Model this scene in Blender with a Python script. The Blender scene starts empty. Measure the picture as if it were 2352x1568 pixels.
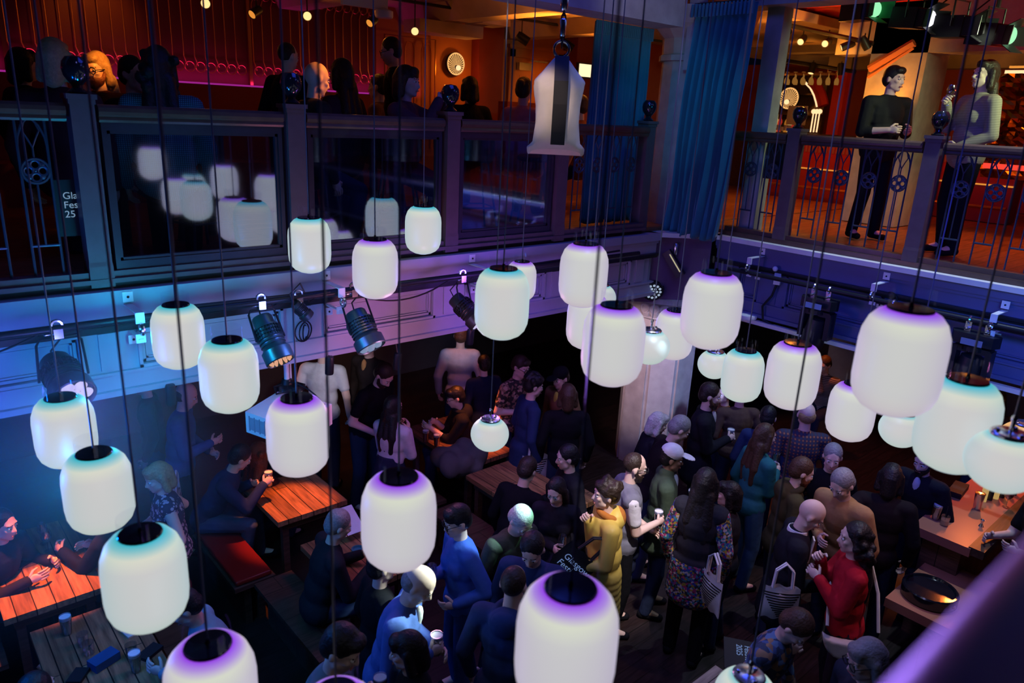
import bpy, math, random
import numpy as np
from mathutils import Vector, Matrix, Euler
from math import sin, cos, pi, radians as rad, sqrt, atan2
random.seed(7)
SC = bpy.context.scene
COL = SC.collection
# ---------------------------------------------------------------- camera
F_PX, PITCH, ROLL, YAW, EYE = 1692.8, rad(17.212), rad(2.847), rad(48.247), 4.40
cam = bpy.data.cameras.new('camera'); camo = bpy.data.objects.new('camera', cam); COL.objects.link(camo)
cam.sensor_width = 36.0; cam.lens = F_PX/2352*36; cam.clip_start = .02; cam.clip_end = 100
_fw = Vector((cos(YAW)*cos(PITCH), sin(YAW)*cos(PITCH), -sin(PITCH)))
_r0 = Vector((sin(YAW), -cos(YAW), 0)); _u0 = _r0.cross(_fw)
_rt = cos(ROLL)*_r0 + sin(ROLL)*_u0; _up = -sin(ROLL)*_r0 + cos(ROLL)*_u0
camo.matrix_world = Matrix(((_rt.x, _up.x, -_fw.x, 0), (_rt.y, _up.y, -_fw.y, 0), (_rt.z, _up.z, -_fw.z, EYE), (0, 0, 0, 1)))
cam.dof.use_dof = True; cam.dof.focus_distance = 6.6; cam.dof.aperture_fstop = 1.8
SC.camera = camo
SC.view_settings.view_transform = 'Standard'; SC.view_settings.look = 'None'
SC.view_settings.exposure = 0.0; SC.view_settings.gamma = 1.0; SC.view_settings.use_curve_mapping = False
def ray(x, y): return _fw + _rt*((x-1176)/F_PX) - _up*((y-784)/F_PX)
def at(x, y, z):                    # the point at height z seen at that place of the photograph
    d = ray(x, y); t = (z-EYE)/d.z; return Vector((d.x*t, d.y*t, z))
def aty(x, y, Y): d = ray(x, y); t = Y/d.y; return Vector((d.x*t, Y, EYE+d.z*t))
def atx(x, y, X): d = ray(x, y); t = X/d.x; return Vector((X, d.y*t, EYE+d.z*t))
def atd(x, y, D): return Vector((0, 0, EYE)) + ray(x, y)*D
# ---------------------------------------------------------------- world and light
w = bpy.data.worlds.new('world'); SC.world = w; w.use_nodes = True
w.node_tree.nodes['Background'].inputs[0].default_value = (.10, .14, .5, 1)
w.node_tree.nodes['Background'].inputs[1].default_value = .006
def lamp(kind, name, loc, col, power, to=None, size=.1, spot=60, blend=.5, sy=None):
    l = bpy.data.lights.new(name, kind); l.color = col; l.energy = power
    if kind == 'AREA':
        l.size = size
        if sy: l.shape = 'RECTANGLE'; l.size_y = sy
    else: l.shadow_soft_size = size
    if kind == 'SPOT': l.spot_size = rad(spot); l.spot_blend = blend
    o = bpy.data.objects.new(name, l); COL.objects.link(o); o.location = loc
    if to is not None: o.rotation_euler = (Vector(to)-Vector(loc)).to_track_quat('-Z', 'Y').to_euler()
    return o
BLUE, CYAN, PURP, AMB, RED = (.04, .11, 1), (.0, .62, 1), (.42, .12, 1), (1, .30, .03), (1, .04, .02)
# added colour washes over the hall, no fixtures modelled for them
lamp('AREA', 'added_wash', (3.9, 3.7, 7.4), (.05, .09, 1), 62, (3.9, 3.2, 0), 2.4)
lamp('AREA', 'added_wash', (6.0, .6, 7.2), (.12, .16, 1), 24, (6.6, 2.4, 0), 2.0)
lamp('SPOT', 'added_wash', (2.9, 1.9, 6.8), (.45, .42, 1), 330, (5.0, 3.2, 0), .2, 50, .9)
# added point lights for the colour of the globes; last two brighten right fascia
for (p, c, e) in (((-.35, 4.55, 2.45), (.0, .15, 1), 75), ((1.25, 4.6, 3.0), (.0, .52, 1), 80), ((.75, 4.5, 2.7), (.14, .16, 1), 16), ((2.3, 4.6, 2.85), (.16, .22, .9), 11), ((3.15, 4.45, 2.5), (.9, .26, .5), 22), ((4.1, 4.55, 2.95), (.30, .08, 1), 24), ((5.2, 4.4, 2.7), (.3, .12, .7), 7), ((7.4, 2.3, 2.0), (.6, .75, 1), 1.2), ((7.4, 3.6, 2.0), (.5, .65, 1), 1.0)):
    lamp('POINT', 'globe_fill', p, c, e, None, .12)
lamp('SPOT', 'added_wash', (4.2, .8, 4.3), (.04, .06, 1), 190, (7.6, 2.4, 2.6), .3, 70, .9)
lamp('SPOT', 'added_wash', (4.6, .2, 3.9), (.0, .42, .85), 130, (7.6, 1.6, 2.5), .3, 44, .9)
lamp('SPOT', 'added_wash', (5.0, -.4, 3.9), (.25, .12, 1), 170, (7.6, 1.2, 2.75), .3, 34, .9)
lamp('SPOT', 'added_wash', (7.33, 2.2, 6.9), (.6, .8, 1), 480, (7.40, 2.2, 3.15), .05, 80, .8)  # added to brighten the pale right ledge
lamp('SPOT', 'added_wash', (6.3, 2.9, 4.6), (.0, .42, .72), 34, (7.2, 5.05, 4.3), .08, 52, .8)  # added as side light for the curtain folds
lamp('SPOT', 'added_wash', (4.9, 3.9, 5.6), (.04, .36, .6), 75, (7.2, 5.5, 4.6), .1, 34, .8)
lamp('SPOT', 'added_wash', (4.9, 2.6, 4.9), (.8, .8, 1), 70, (6.4, 5.3, 5.75), .1, 34, .8)  # added to lift the left header
lamp('SPOT', 'added_wash', (5.5, 5.1, 2.25), (1, .62, .66), 150, (7.5, 5.6, 1.3), .05, 50, .5)  # this pair is added for the pink and blue column stripes
lamp('SPOT', 'added_wash', (6.7, 3.4, 2.2), (.40, .50, 1), 150, (7.5, 5.6, 1.3), .05, 50, .5)
lamp('SPOT', 'added_wash', (5.6, 1.2, 6.4), (.2, .2, 1), 60, (7.65, 2.5, 3.4), .3, 36, .9)
lamp('SPOT', 'added_wash', (1.4, 3.4, 6.2), (.25, .25, 1), 16, (1.6, 5.35, 3.5), .2, 60, .9)
lamp('SPOT', 'added_wash', (2.2, 3.0, 5.6), (1, .74, .6), 120, atd(1262, 250, 4.9), .05, 13, .6)  # this pair is added to brighten the sandbag
lamp('SPOT', 'added_wash', (4.4, .8, 5.4), (.6, .75, 1), 60, atd(1310, 250, 4.9), .05, 12, .6)
lamp('SPOT', 'added_wash', (1.6, 1.3, 3.75), (.34, .18, 1), 150, (.6, .1, 4.12), .3, 60, .9)  # added for the violet edge of the near handrail
# ---------------------------------------------------------------- mesh helpers
class G:
    def __init__(s): s.V = []; s.F = []; s.M = []
    def add(s, vs, fs, m=0):
        b = len(s.V); s.V += [tuple(v) for v in vs]; s.F += [tuple(i+b for i in f) for f in fs]; s.M += [m]*len(fs); return s
    def box(s, c, d, rz=0, m=0, R=None):
        x, y, z = d[0]/2, d[1]/2, d[2]/2
        R = R or Matrix.Rotation(rz, 3, 'Z'); c = Vector(c)
        vs = [c + R @ Vector((i*x, j*y, k*z)) for k in (-1, 1) for j in (-1, 1) for i in (-1, 1)]
        return s.add(vs, [(0, 2, 3, 1), (4, 5, 7, 6), (0, 1, 5, 4), (2, 6, 7, 3), (0, 4, 6, 2), (1, 3, 7, 5)], m)
    def bx(s, a, b, m=0):
        return s.box([(a[i]+b[i])/2 for i in range(3)], [abs(b[i]-a[i]) for i in range(3)], 0, m)
    def tube(s, pts, r, n=8, m=0, cap=True, closed=False):
        pts = [Vector(p) for p in pts]; k = len(pts)
        rs = r if isinstance(r, (list, tuple)) else [r]*k
        vs = []; up = None
        for i, p in enumerate(pts):
            if closed: t = pts[(i+1) % k]-pts[i-1]
            else: t = pts[min(i+1, k-1)]-pts[max(i-1, 0)]
            t.normalize()
            if up is None: up = t.orthogonal().normalized()
            u = (up - t*up.dot(t));
            if u.length < 1e-4: u = t.orthogonal()
            u.normalize(); up = u; v = t.cross(u)
            vs += [p + (u*cos(2*pi*j/n)+v*sin(2*pi*j/n))*rs[i] for j in range(n)]
        fs = []
        for i in range(k if closed else k-1):
            a, b = i*n, ((i+1) % k)*n
            fs += [(a+j, a+(j+1) % n, b+(j+1) % n, b+j) for j in range(n)]
        if cap and not closed: fs += [tuple(range(n))[::-1], tuple((k-1)*n+j for j in range(n))]
        return s.add(vs, fs, m)
    def lathe(s, prof, c=(0, 0, 0), n=24, m=0, R=None, cap=True):
        c = Vector(c); vs = []; k = len(prof)
        for r, z in prof:
            for j in range(n):
                v = Vector((r*cos(2*pi*j/n), r*sin(2*pi*j/n), z)); vs.append(c + (R @ v if R else v))
        fs = [(i*n+j, i*n+(j+1) % n, (i+1)*n+(j+1) % n, (i+1)*n+j) for i in range(k-1) for j in range(n)]
        if cap: fs += [tuple(range(n))[::-1], tuple((k-1)*n+j for j in range(n))]
        return s.add(vs, fs, m)
    def ell(s, c, r, R=None, n=12, m=0):
        c = Vector(c); k = n//2+1; vs = [];
        if not hasattr(r, '__len__'): r = (r, r, r)
        for i in range(1, k):
            a = pi*i/k
            for j in range(n):
                v = Vector((r[0]*sin(a)*cos(2*pi*j/n), r[1]*sin(a)*sin(2*pi*j/n), -r[2]*cos(a))); vs.append(c+(R @ v if R else v))
        t = Vector((0, 0, r[2])); vs += [c-(R @ t if R else t), c+(R @ t if R else t)]; b = (k-1)*n
        fs = [(i*n+j, i*n+(j+1) % n, (i+1)*n+(j+1) % n, (i+1)*n+j) for i in range(k-2) for j in range(n)]
        fs += [(b, (j+1) % n, j) for j in range(n)] + [(b+1, (k-2)*n+j, (k-2)*n+(j+1) % n) for j in range(n)]
        return s.add(vs, fs, m)
    def cap(s, p0, r0, p1, r1, n=10, m=0):
        p0, p1 = Vector(p0), Vector(p1); d = p1-p0; L = d.length
        if L < 1e-5: return s.ell(p0, max(r0, r1), None, n, m)
        t = d/L; P = [];
        for a in (-80, -45, -15): P.append((p0+t*r0*sin(rad(a)), r0*cos(rad(a))))
        for a in (15, 45, 80): P.append((p1+t*r1*sin(rad(a)), r1*cos(rad(a))))
        return s.tube([p for p, _ in P], [r for _, r in P], n, m)
    def prism(s, poly, h, Mx, m=0):
        n = len(poly)
        vs = [Mx @ Vector((p[0], p[1], z)) for z in (-h/2, h/2) for p in poly]
        fs = [tuple(range(n))[::-1], tuple(n+i for i in range(n))] + [(i, (i+1) % n, n+(i+1) % n, n+i) for i in range(n)]
        return s.add(vs, fs, m)
    def torus(s, c, R_, r, n=20, k=6, m=0, Mx=None):
        pts = [Vector((R_*cos(2*pi*i/n), R_*sin(2*pi*i/n), 0)) for i in range(n)]
        if Mx: pts = [Mx @ p for p in pts]
        return s.tube([Vector(c)+p for p in pts], r, k, m, closed=True)
def link(name, me, mats, parent=None, smooth=True, local=False):
    o = bpy.data.objects.new(name, me); COL.objects.link(o)
    for a in (mats if isinstance(mats, (list, tuple)) else [mats]): me.materials.append(a)
    if parent is not None:
        o.parent = parent
        if not local: o.matrix_parent_inverse = parent_inv(parent)
    return o
def parent_inv(p):
    M = Matrix.Identity(4)
    while p is not None:
        M = Matrix.LocRotScale(p.location, p.rotation_euler, p.scale) @ M if p.type == 'EMPTY' else M
        p = p.parent
    return M.inverted()
def obj(name, g, mats, parent=None, smooth=True, local=False):
    me = bpy.data.meshes.new(name); me.from_pydata(g.V, [], g.F)
    me.polygons.foreach_set('material_index', g.M)
    me.update()
    if smooth:
        me.polygons.foreach_set('use_smooth', [True]*len(g.F))
        if smooth is True:
            try: me.set_sharp_from_angle(angle=rad(38))
            except Exception: pass
    return link(name, me, mats, parent, smooth, local)
def tag(o, label, cat, group=None):
    o['label'] = label; o['category'] = cat
    if group: o['group'] = group
    return o
def thing(name, label, cat, loc, rz=0, group=None):
    e = bpy.data.objects.new(name, None); COL.objects.link(e); e.empty_display_size = .1
    e.location = loc; e.rotation_euler = (0, 0, rz); return tag(e, label, cat, group)
def struct(name, g, mats, smooth=False):
    o = obj(name, g, mats, None, smooth); o['kind'] = 'structure'; return o
def dup(root, loc, rz=0, label=None, group=None):
    r = root.copy(); COL.objects.link(r); r.location = loc; r.rotation_euler = (0, 0, rz)
    if label: r['label'] = label
    if group: r['group'] = group
    for ch in list(root.children):
        c = ch.copy(); COL.objects.link(c); c.parent = r
        for g2 in list(ch.children):
            d = g2.copy(); COL.objects.link(d); d.parent = c
    return r
# ---------------------------------------------------------------- materials
def nt(name):
    m = bpy.data.materials.new(name); m.use_nodes = True; t = m.node_tree
    return m, t, t.nodes['Principled BSDF']
def mat(name, col, rough=.6, metal=0., var=.25, scale=9, bump=.0, em=None, es=0, spec=.35, sheen=0, coords='Object'):
    m, t, p = nt(name); N, L = t.nodes, t.links
    tc = N.new('ShaderNodeTexCoord'); no = N.new('ShaderNodeTexNoise'); no.inputs['Scale'].default_value = scale; no.inputs['Detail'].default_value = 4
    L.new(tc.outputs[coords], no.inputs['Vector'])
    mx = N.new('ShaderNodeMix'); mx.data_type = 'RGBA'
    mx.inputs['A'].default_value = tuple(c*(1-var) for c in col)+(1,); mx.inputs['B'].default_value = tuple(min(1, c*(1+var)) for c in col)+(1,)
    L.new(no.outputs['Fac'], mx.inputs['Factor']); L.new(mx.outputs['Result'], p.inputs['Base Color'])
    p.inputs['Roughness'].default_value = rough; p.inputs['Metallic'].default_value = metal; p.inputs['Specular IOR Level'].default_value = spec
    if sheen: p.inputs['Sheen Weight'].default_value = sheen
    if bump:
        b = N.new('ShaderNodeBump'); b.inputs['Strength'].default_value = bump; b.inputs['Distance'].default_value = .02
        L.new(no.outputs['Fac'], b.inputs['Height']); L.new(b.outputs['Normal'], p.inputs['Normal'])
    if em: p.inputs['Emission Color'].default_value = tuple(em)+(1,); p.inputs['Emission Strength'].default_value = es
    return m
def pattern(name, cols, kind, scale, rough=.8):     # printed cloth: plaid, gingham, floral, leopard, stripes
    m, t, p = nt(name); N, L = t.nodes, t.links; p.inputs['Roughness'].default_value = rough
    tc = N.new('ShaderNodeTexCoord'); out = None
    def ramp(fac, stops, const=True):
        r = N.new('ShaderNodeValToRGB'); r.color_ramp.interpolation = 'CONSTANT' if const else 'LINEAR'
        e = r.color_ramp.elements
        while len(e) < len(stops): e.new(.5)
        for i, (q, c) in enumerate(stops): e[i].position = q; e[i].color = tuple(c)+(1,)
        L.new(fac, r.inputs[0]); return r.outputs[0]
    def wave(axis, sc):
        wv = N.new('ShaderNodeTexWave'); wv.bands_direction = axis; wv.inputs['Scale'].default_value = sc; L.new(tc.outputs['Object'], wv.inputs['Vector']); return wv.outputs['Fac']
    if kind in ('floral', 'leopard'):
        v = N.new('ShaderNodeTexVoronoi'); v.inputs['Scale'].default_value = scale; L.new(tc.outputs['Object'], v.inputs['Vector'])
        if kind == 'floral':
            sp = N.new('ShaderNodeSeparateColor'); L.new(v.outputs['Color'], sp.inputs[0]); k = len(cols)
            out = ramp(sp.outputs[0], [(i/k, c) for i, c in enumerate(cols)])
        else: out = ramp(v.outputs['Distance'], [(0, cols[1]), (.42, cols[0])])
    elif kind == 'stripes': out = ramp(wave('Z', scale), [(0, cols[0]), (.5, cols[1])])
    else:
        a, b = wave('Z', scale), wave('DIAGONAL' if kind == 'x' else 'Y', scale)
        ad = N.new('ShaderNodeMath'); ad.operation = 'ADD'; L.new(a, ad.inputs[0]); L.new(b, ad.inputs[1])
        hf = N.new('ShaderNodeMath'); hf.operation = 'MULTIPLY'; hf.inputs[1].default_value = .5; L.new(ad.outputs[0], hf.inputs[0])
        out = ramp(hf.outputs[0], [(0, cols[0]), (.42, cols[1]), (.78, cols[2])])
    L.new(out, p.inputs['Base Color']); return m
def planks(name, cols, width=.12, axis='X', rough=.42, rz=0.):
    m, t, p = nt(name); N, L = t.nodes, t.links
    tc = N.new('ShaderNodeTexCoord'); mp = N.new('ShaderNodeMapping'); mp.inputs['Rotation'].default_value = (0, 0, rz); L.new(tc.outputs['Object'], mp.inputs[0])
    br = N.new('ShaderNodeTexBrick'); br.offset = .37; br.inputs['Scale'].default_value = 1; br.inputs['Mortar Size'].default_value = .004
    br.inputs['Brick Width'].default_value = 1.7; br.inputs['Row Height'].default_value = width; br.inputs['Bias'].default_value = 0
    br.inputs['Color1'].default_value = tuple(cols[0])+(1,); br.inputs['Color2'].default_value = tuple(cols[1])+(1,); br.inputs['Mortar'].default_value = (.012, .008, .006, 1)
    L.new(mp.outputs[0], br.inputs['Vector'])
    m2 = N.new('ShaderNodeMapping'); m2.inputs['Scale'].default_value = (1.5, 14, 14); L.new(mp.outputs[0], m2.inputs[0])
    no = N.new('ShaderNodeTexNoise'); no.inputs['Scale'].default_value = 3; no.inputs['Detail'].default_value = 6; L.new(m2.outputs[0], no.inputs['Vector'])
    mr = N.new('ShaderNodeMapRange'); mr.inputs['From Min'].default_value = .3; mr.inputs['From Max'].default_value = .7; mr.inputs['To Min'].default_value = .45; mr.inputs['To Max'].default_value = 1.2; L.new(no.outputs['Fac'], mr.inputs[0])
    mx = N.new('ShaderNodeMix'); mx.data_type = 'RGBA'; mx.blend_type = 'MULTIPLY'; mx.inputs['Factor'].default_value = 1
    L.new(br.outputs['Color'], mx.inputs['A']); L.new(mr.outputs[0], mx.inputs['B']); L.new(mx.outputs['Result'], p.inputs['Base Color'])
    p.inputs['Roughness'].default_value = rough; return m
def globe(name, tint, tint2, gain):
    m, t, p = nt(name); N, L = t.nodes, t.links
    tc = N.new('ShaderNodeTexCoord'); sp = N.new('ShaderNodeSeparateXYZ'); L.new(tc.outputs['Generated'], sp.inputs[0])
    r = N.new('ShaderNodeValToRGB'); e = r.color_ramp.elements
    st = [(0, (.45, .42, .6)), (.07, (.60, .58, .53)), (.3, (.565, .565, .565)), (.78, (.565, .565, .565)), (.91, (.64, .66, .57)), (1, tint)]
    while len(e) < len(st): e.new(.5)
    for i, (q, c) in enumerate(st): e[i].position = q; e[i].color = tuple(c)+(1,)
    L.new(sp.outputs[2], r.inputs[0]); L.new(r.outputs[0], p.inputs['Emission Color']); p.inputs['Emission Strength'].default_value = 1.04
    p.inputs['Base Color'].default_value = (.02, .02, .03, 1); p.inputs['Roughness'].default_value = .4
    p.inputs['Coat Weight'].default_value = 1; p.inputs['Coat IOR'].default_value = 1.45; p.inputs['Coat Roughness'].default_value = .65
    p.inputs['Coat Tint'].default_value = tuple(tint2)+(1,)
    mu = N.new('ShaderNodeMix'); mu.data_type = 'RGBA'; mu.blend_type = 'MULTIPLY'; mu.inputs['Factor'].default_value = 1   # gain offsets the coat tint, which paints a coloured rim glow
    mu.clamp_result = False; mu.inputs['B'].default_value = tuple(gain)+(1,)
    L.new(r.outputs[0], mu.inputs['A']); L.new(mu.outputs['Result'], p.inputs['Emission Color'])
    return m
def glassmat(name, gloss=.3, tint=(.85, .92, 1), gcol=(.8, .85, 1), rough=.02):
    m = bpy.data.materials.new(name); m.use_nodes = True; t = m.node_tree; t.nodes.clear(); N, L = t.nodes, t.links
    o = N.new('ShaderNodeOutputMaterial'); a = N.new('ShaderNodeBsdfTransparent'); b = N.new('ShaderNodeBsdfGlossy'); x = N.new('ShaderNodeMixShader')
    a.inputs[0].default_value = tuple(tint)+(1,); b.inputs[0].default_value = tuple(gcol)+(1,); b.inputs['Roughness'].default_value = rough; x.inputs[0].default_value = gloss
    L.new(a.outputs[0], x.inputs[1]); L.new(b.outputs[0], x.inputs[2]); L.new(x.outputs[0], o.inputs[0]); return m
K = {}
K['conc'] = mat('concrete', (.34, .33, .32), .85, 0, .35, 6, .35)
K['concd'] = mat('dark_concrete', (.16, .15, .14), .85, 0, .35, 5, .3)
K['paint'] = mat('painted_panelling', (.36, .38, .44), .5, 0, .08, 5, .05)
K['paintr'] = mat('navy_panelling', (.11, .12, .26), .5, 0, .1, 5, .05)
K['ledge'] = mat('pale_timber', (.75, .72, .66), .6, 0, .12, 7, .1)
K['dwood'] = planks('dark_wood', ((.10, .055, .035), (.07, .04, .028)), .4)
K['rail'] = mat('rail_wood', (.09, .05, .035), .3, 0, .4, 12)
K['post'] = mat('post_wood', (.11, .075, .08), .5, 0, .3, 8, .15)
K['plum'] = mat('plum_paint', (.22, .03, .03), .45, 0, .15, 3)
K['black'] = mat('black', (.012, .012, .014), .6, 0, .2, 5)
K['iron'] = mat('wrought_iron', (.05, .07, .10), .38, .5, .3, 20)
K['steel'] = mat('steel', (.72, .73, .76), .22, 1, .1, 20)
K['white'] = mat('white_plastic', (.8, .8, .8), .4, 0, .04, 8)
K['blackp'] = mat('black_metal', (.02, .022, .026), .4, .3, .2, 9)
K['gloss'] = mat('gloss_black', (.01, .01, .016), .12, 0, .1, 9, 0, None, 0, .6)
K['greenp'] = mat('teal_metal', (.06, .12, .13), .35, .7, .2, 9)
K['brass'] = mat('brass', (.5, .22, .07), .3, .9, .15, 9)
K['burg'] = mat('burgundy_wall', (.12, .022, .02), .6, 0, .2, 3)
K['orange'] = mat('terracotta_wall', (.45, .16, .06), .7, 0, .15, 4)
K['redw'] = mat('red_wall', (.6, .03, .02), .6, 0, .15, 4)
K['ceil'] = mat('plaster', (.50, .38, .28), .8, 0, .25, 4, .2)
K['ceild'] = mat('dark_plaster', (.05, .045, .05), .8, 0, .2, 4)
K['table'] = planks('table_planks', ((.42, .20, .09), (.26, .12, .055)), .13, rough=.4)
K['tablet'] = planks('table_planks_across', ((.42, .20, .09), (.24, .11, .05)), .125, rough=.4, rz=pi/2)
K['floor'] = planks('floor_boards', ((.035, .02, .018), (.022, .014, .014)), .14, rough=.35)
K['gfloor'] = planks('gallery_boards', ((.30, .12, .05), (.22, .085, .035)), .14, rough=.4)
K['barw'] = mat('bar_top', (.45, .17, .10), .35, 0, .15, 3)
K['redv'] = mat('red_vinyl', (.17, .010, .008), .3, 0, .15, 6)
K['teal'] = mat('teal_velvet', (.02, .16, .24), .85, 0, .25, 5, sheen=.3)
K['canvas'] = mat('canvas', (.62, .56, .48), .9, 0, .15, 10, .25)
K['pane'] = glassmat('balustrade_glass', .30, (.8, .86, .92), (.75, .8, 1), .045)
K['cordm'] = mat('cord', (.10, .11, .16), .35, 0, .2, 9)
K['collar'] = glassmat('collar_glass', .035, (.97, .97, .99), (.7, .7, 1), .06)
K['glass'] = glassmat('drinking_glass', .28, (.85, .88, .92), (.9, .93, 1), .05)
K['cyl'] = globe('lit_globe_cyan', (.05, .46, .56), (.5, .9, 1), (2.06, 1.12, 1))
K['pur'] = globe('lit_globe_purple', (.30, .06, .75), (.66, .5, 1), (1.54, 2.06, 1))
def glow(name, col, s): return mat(name, (.02, .02, .02), .5, 0, 0, 1, 0, col, s)
K['gamber'] = glow('amber_light', (1, .62, .25), 1.4); K['gwhite'] = glow('white_light', (.95, .93, 1), 1.1)
K['gviol'] = glow('violet_led', (.52, .47, .72), 1.1); K['ggreen'] = glow('green_light', (.35, .95, .5), 1.0); K['gmag'] = glow('magenta_led', (.6, .03, .45), .5)
K['gred'] = glow('red_light', (1, .06, .03), 1.0); K['gor'] = glow('orange_led', (1, .35, .05), .8); K['gpink'] = glow('pink_led', (1, .3, .8), 1)
K['gneon'] = glow('warm_white_led', (1, .6, .3), 1.4)
K['warmg'] = glow('warm_globe', (1, .55, .2), .8)
# ================================================================ setting
YL, XR, ZG, ZR = 5.35, 7.65, 3.20, 4.33
struct('floor', G().bx((-8, -4, -.1), (16, 14, 0)), K['floor'])
struct('floor', G().bx((-8, YL+.08, 3.12), (14.5, 10.2, ZG)), K['gfloor'])
struct('floor', G().bx((XR+.08, -6, 3.10), (15, YL+.08, ZG-.01)), K['gfloor'])
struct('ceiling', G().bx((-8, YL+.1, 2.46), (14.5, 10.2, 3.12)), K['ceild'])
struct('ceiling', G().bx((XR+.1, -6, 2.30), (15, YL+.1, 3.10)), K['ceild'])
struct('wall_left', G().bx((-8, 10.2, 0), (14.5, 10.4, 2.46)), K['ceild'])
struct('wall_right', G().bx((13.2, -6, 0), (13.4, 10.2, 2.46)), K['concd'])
# fascia of the left gallery: lip, frieze, moulding, framed panels, bottom board
def fascia(u0, u1, z1, z0, stiles, P, mats, strip=None):
    g = G()
    def b(a, z_a, c, z_c, o0, o1, m=0): g.bx(P(a, o0, z_a), P(c, o1, z_c), m)
    H = z1-z0
    b(u0, z1-.085, u1, z1, -.07, .1); b(u0, z1-.12, u1, z1-.085, -.045, .1); b(u0, z1-.235, u1, z1-.12, -.02, .1)
    b(u0, z1-.262, u1, z1-.235, -.075, .1, 1); b(u0, z1-.285, u1, z1-.262, -.05, .1, 1)  # black moulding paints the shadow groove under the frieze
    b(u0, z0+.13, u1, z1-.285, .035, .1)
    b(u0, z0+.02, u1, z0+.13, -.02, .1); b(u0, z0-.02, u1, z0+.02, -.06, .1); b(u0, z0+.125, u1, z0+.145, -.035, .1)
    for s in stiles: b(s-.17, z0+.13, s+.17, z1-.285, 0, .1); b(s-.07, z0+.16, s+.07, z1-.30, -.012, .1)
    zb, zt = z0+.145, z1-.285
    for s, e in zip(stiles[:-1], stiles[1:]):
        a, c = s+.17, e-.17
        for k, (i0, wd, o) in enumerate(((0, .022, -.02), (.03, .02, .012), (.055, .012, .02))):
            b(a+i0, zb+i0, a+i0+wd, zt-i0, o, .06); b(c-i0-wd, zb+i0, c-i0, zt-i0, o, .06)
            b(a+i0, zb+i0, c-i0, zb+i0+wd, o, .06); b(a+i0, zt-i0-wd, c-i0, zt-i0, o, .06)
    return g
PL = lambda u, o, z: (u, YL+o, z)
PR = lambda u, o, z: (XR+o, u, z)
struct('trim_1', fascia(-6, 6.95, 3.15, 2.43, [-4.55, -3.13, -1.72, -.3, 1.12, 2.52, 3.97, 5.35, 6.7], PL, None), [K['paint'], K['blackp']])
struct('trim_2', fascia(-6, 4.95, 3.10, 2.30, [-4.3, -2.87, -1.44, 0, 1.38, 2.79, 4.19, 4.8], PR, None), [K['paintr'], K['blackp']])
g = G(); g.bx((7.50, -6, 3.10), (7.80, 4.95, 3.15)); g.prism([(6.55, 5.62), (7.5, 4.86), (7.8, 4.95), (7.9, 5.9), (6.6, 5.72)], .05, Matrix.Translation((0, 0, 3.125)))
struct('trim_3', g, K['ledge'])
g = G(); g.bx((7.56, -6, 2.2), (7.62, 4.9, 2.245))
struct('trim_4', g, K['ledge'])
g = G(); g.prism([(6.7, 5.62), (7.5, 4.95), (7.9, 5.2), (7.9, 6), (6.8, 6)], .8, Matrix.Translation((0, 0, 2.70))); struct('trim_5', g, mat('purple_panelling', (.12, .07, .14), .5))
# plinths under the balustrades
struct('trim_6', G().bx((-6, YL-.03, 3.195), (6.7, YL+.13, 3.225)).bx((-6, YL, 3.225), (6.7, YL+.1, 3.27)).bx((-6, YL+.02, 3.15), (6.7, YL+.13, 3.195), 1), [K['post'], K['black']])  # lowest band is black to paint the shade of the recess
struct('trim_7', G().bx((XR-.05, -6, 3.15), (XR+.12, 4.9, 3.20)).bx((XR-.01, -6, 3.20), (XR+.1, 4.9, 3.25)), K['rail'])
# corner column: fluted octagon below, plain above, with bracket capitals
g = G(); cx, cy = 7.62, 5.62
def flute(r0, r1, n): return [((r0 if i % 2 else r1)*cos(2*pi*i/n), (r0 if i % 2 else r1)*sin(2*pi*i/n)) for i in range(n)]
poly = []
for i in range(8):
    a = 2*pi*i/8+pi/8
    for da, r in ((-.30, .435), (-.06, .46), (-.05, .44), (.05, .44), (.06, .46), (.30, .435)): poly.append((r*cos(a+da), r*sin(a+da)))
g.prism(poly, 2.02, Matrix.Translation((cx, cy, 1.01)))
g.lathe([(.44, 2.02), (.50, 2.05), (.50, 2.10), (.46, 2.13), (.52, 2.2), (.66, 2.28), (.66, 2.34)], (cx, cy, 0), 16)
for k in range(9):
    a = pi+.25+k*.2; g.ell((cx+.52*cos(a), cy+.52*sin(a), 2.17), (.10, .10, .10), None, 8); g.torus((cx+.60*cos(a), cy+.60*sin(a), 2.2), .05, .016, 10, 5, 0, Matrix.Rotation(a, 3, 'Z') @ Matrix.Rotation(pi/2, 3, 'Y'))
o = struct('column', g, K['conc'])
g = G(); g.lathe([(.34, 3.2), (.33, 5.05), (.37, 5.06), (.37, 5.12), (.34, 5.13), (.35, 5.3), (.5, 5.44), (.55, 5.62)], (cx-.02, cy, 0), 12)
g.bx((7.20, 5.30, 4.95), (7.36, 5.42, 6.2)); g.ell((7.28, 5.36, 4.95), (.08, .06, .05), None, 8)
struct('column', g, K['conc'])
# headers over the galleries and the hall walls above
g = G(); g.bx((-8, YL-.02, 5.37), (7.0, YL+.35, 7.6)); struct('wall_header_left', g, K['conc'])
g = G(); g.bx((XR-.02, -6, 5.63), (XR+.35, 5.1, 7.6)); g.bx((XR-.06, -6, 5.62), (XR+.3, 5.2, 5.66)); struct('wall_header_right', g, K['conc'])
struct('ceiling', G().bx((-8, -4, 7.6), (15, 14, 7.7)), K['ceild'])
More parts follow.
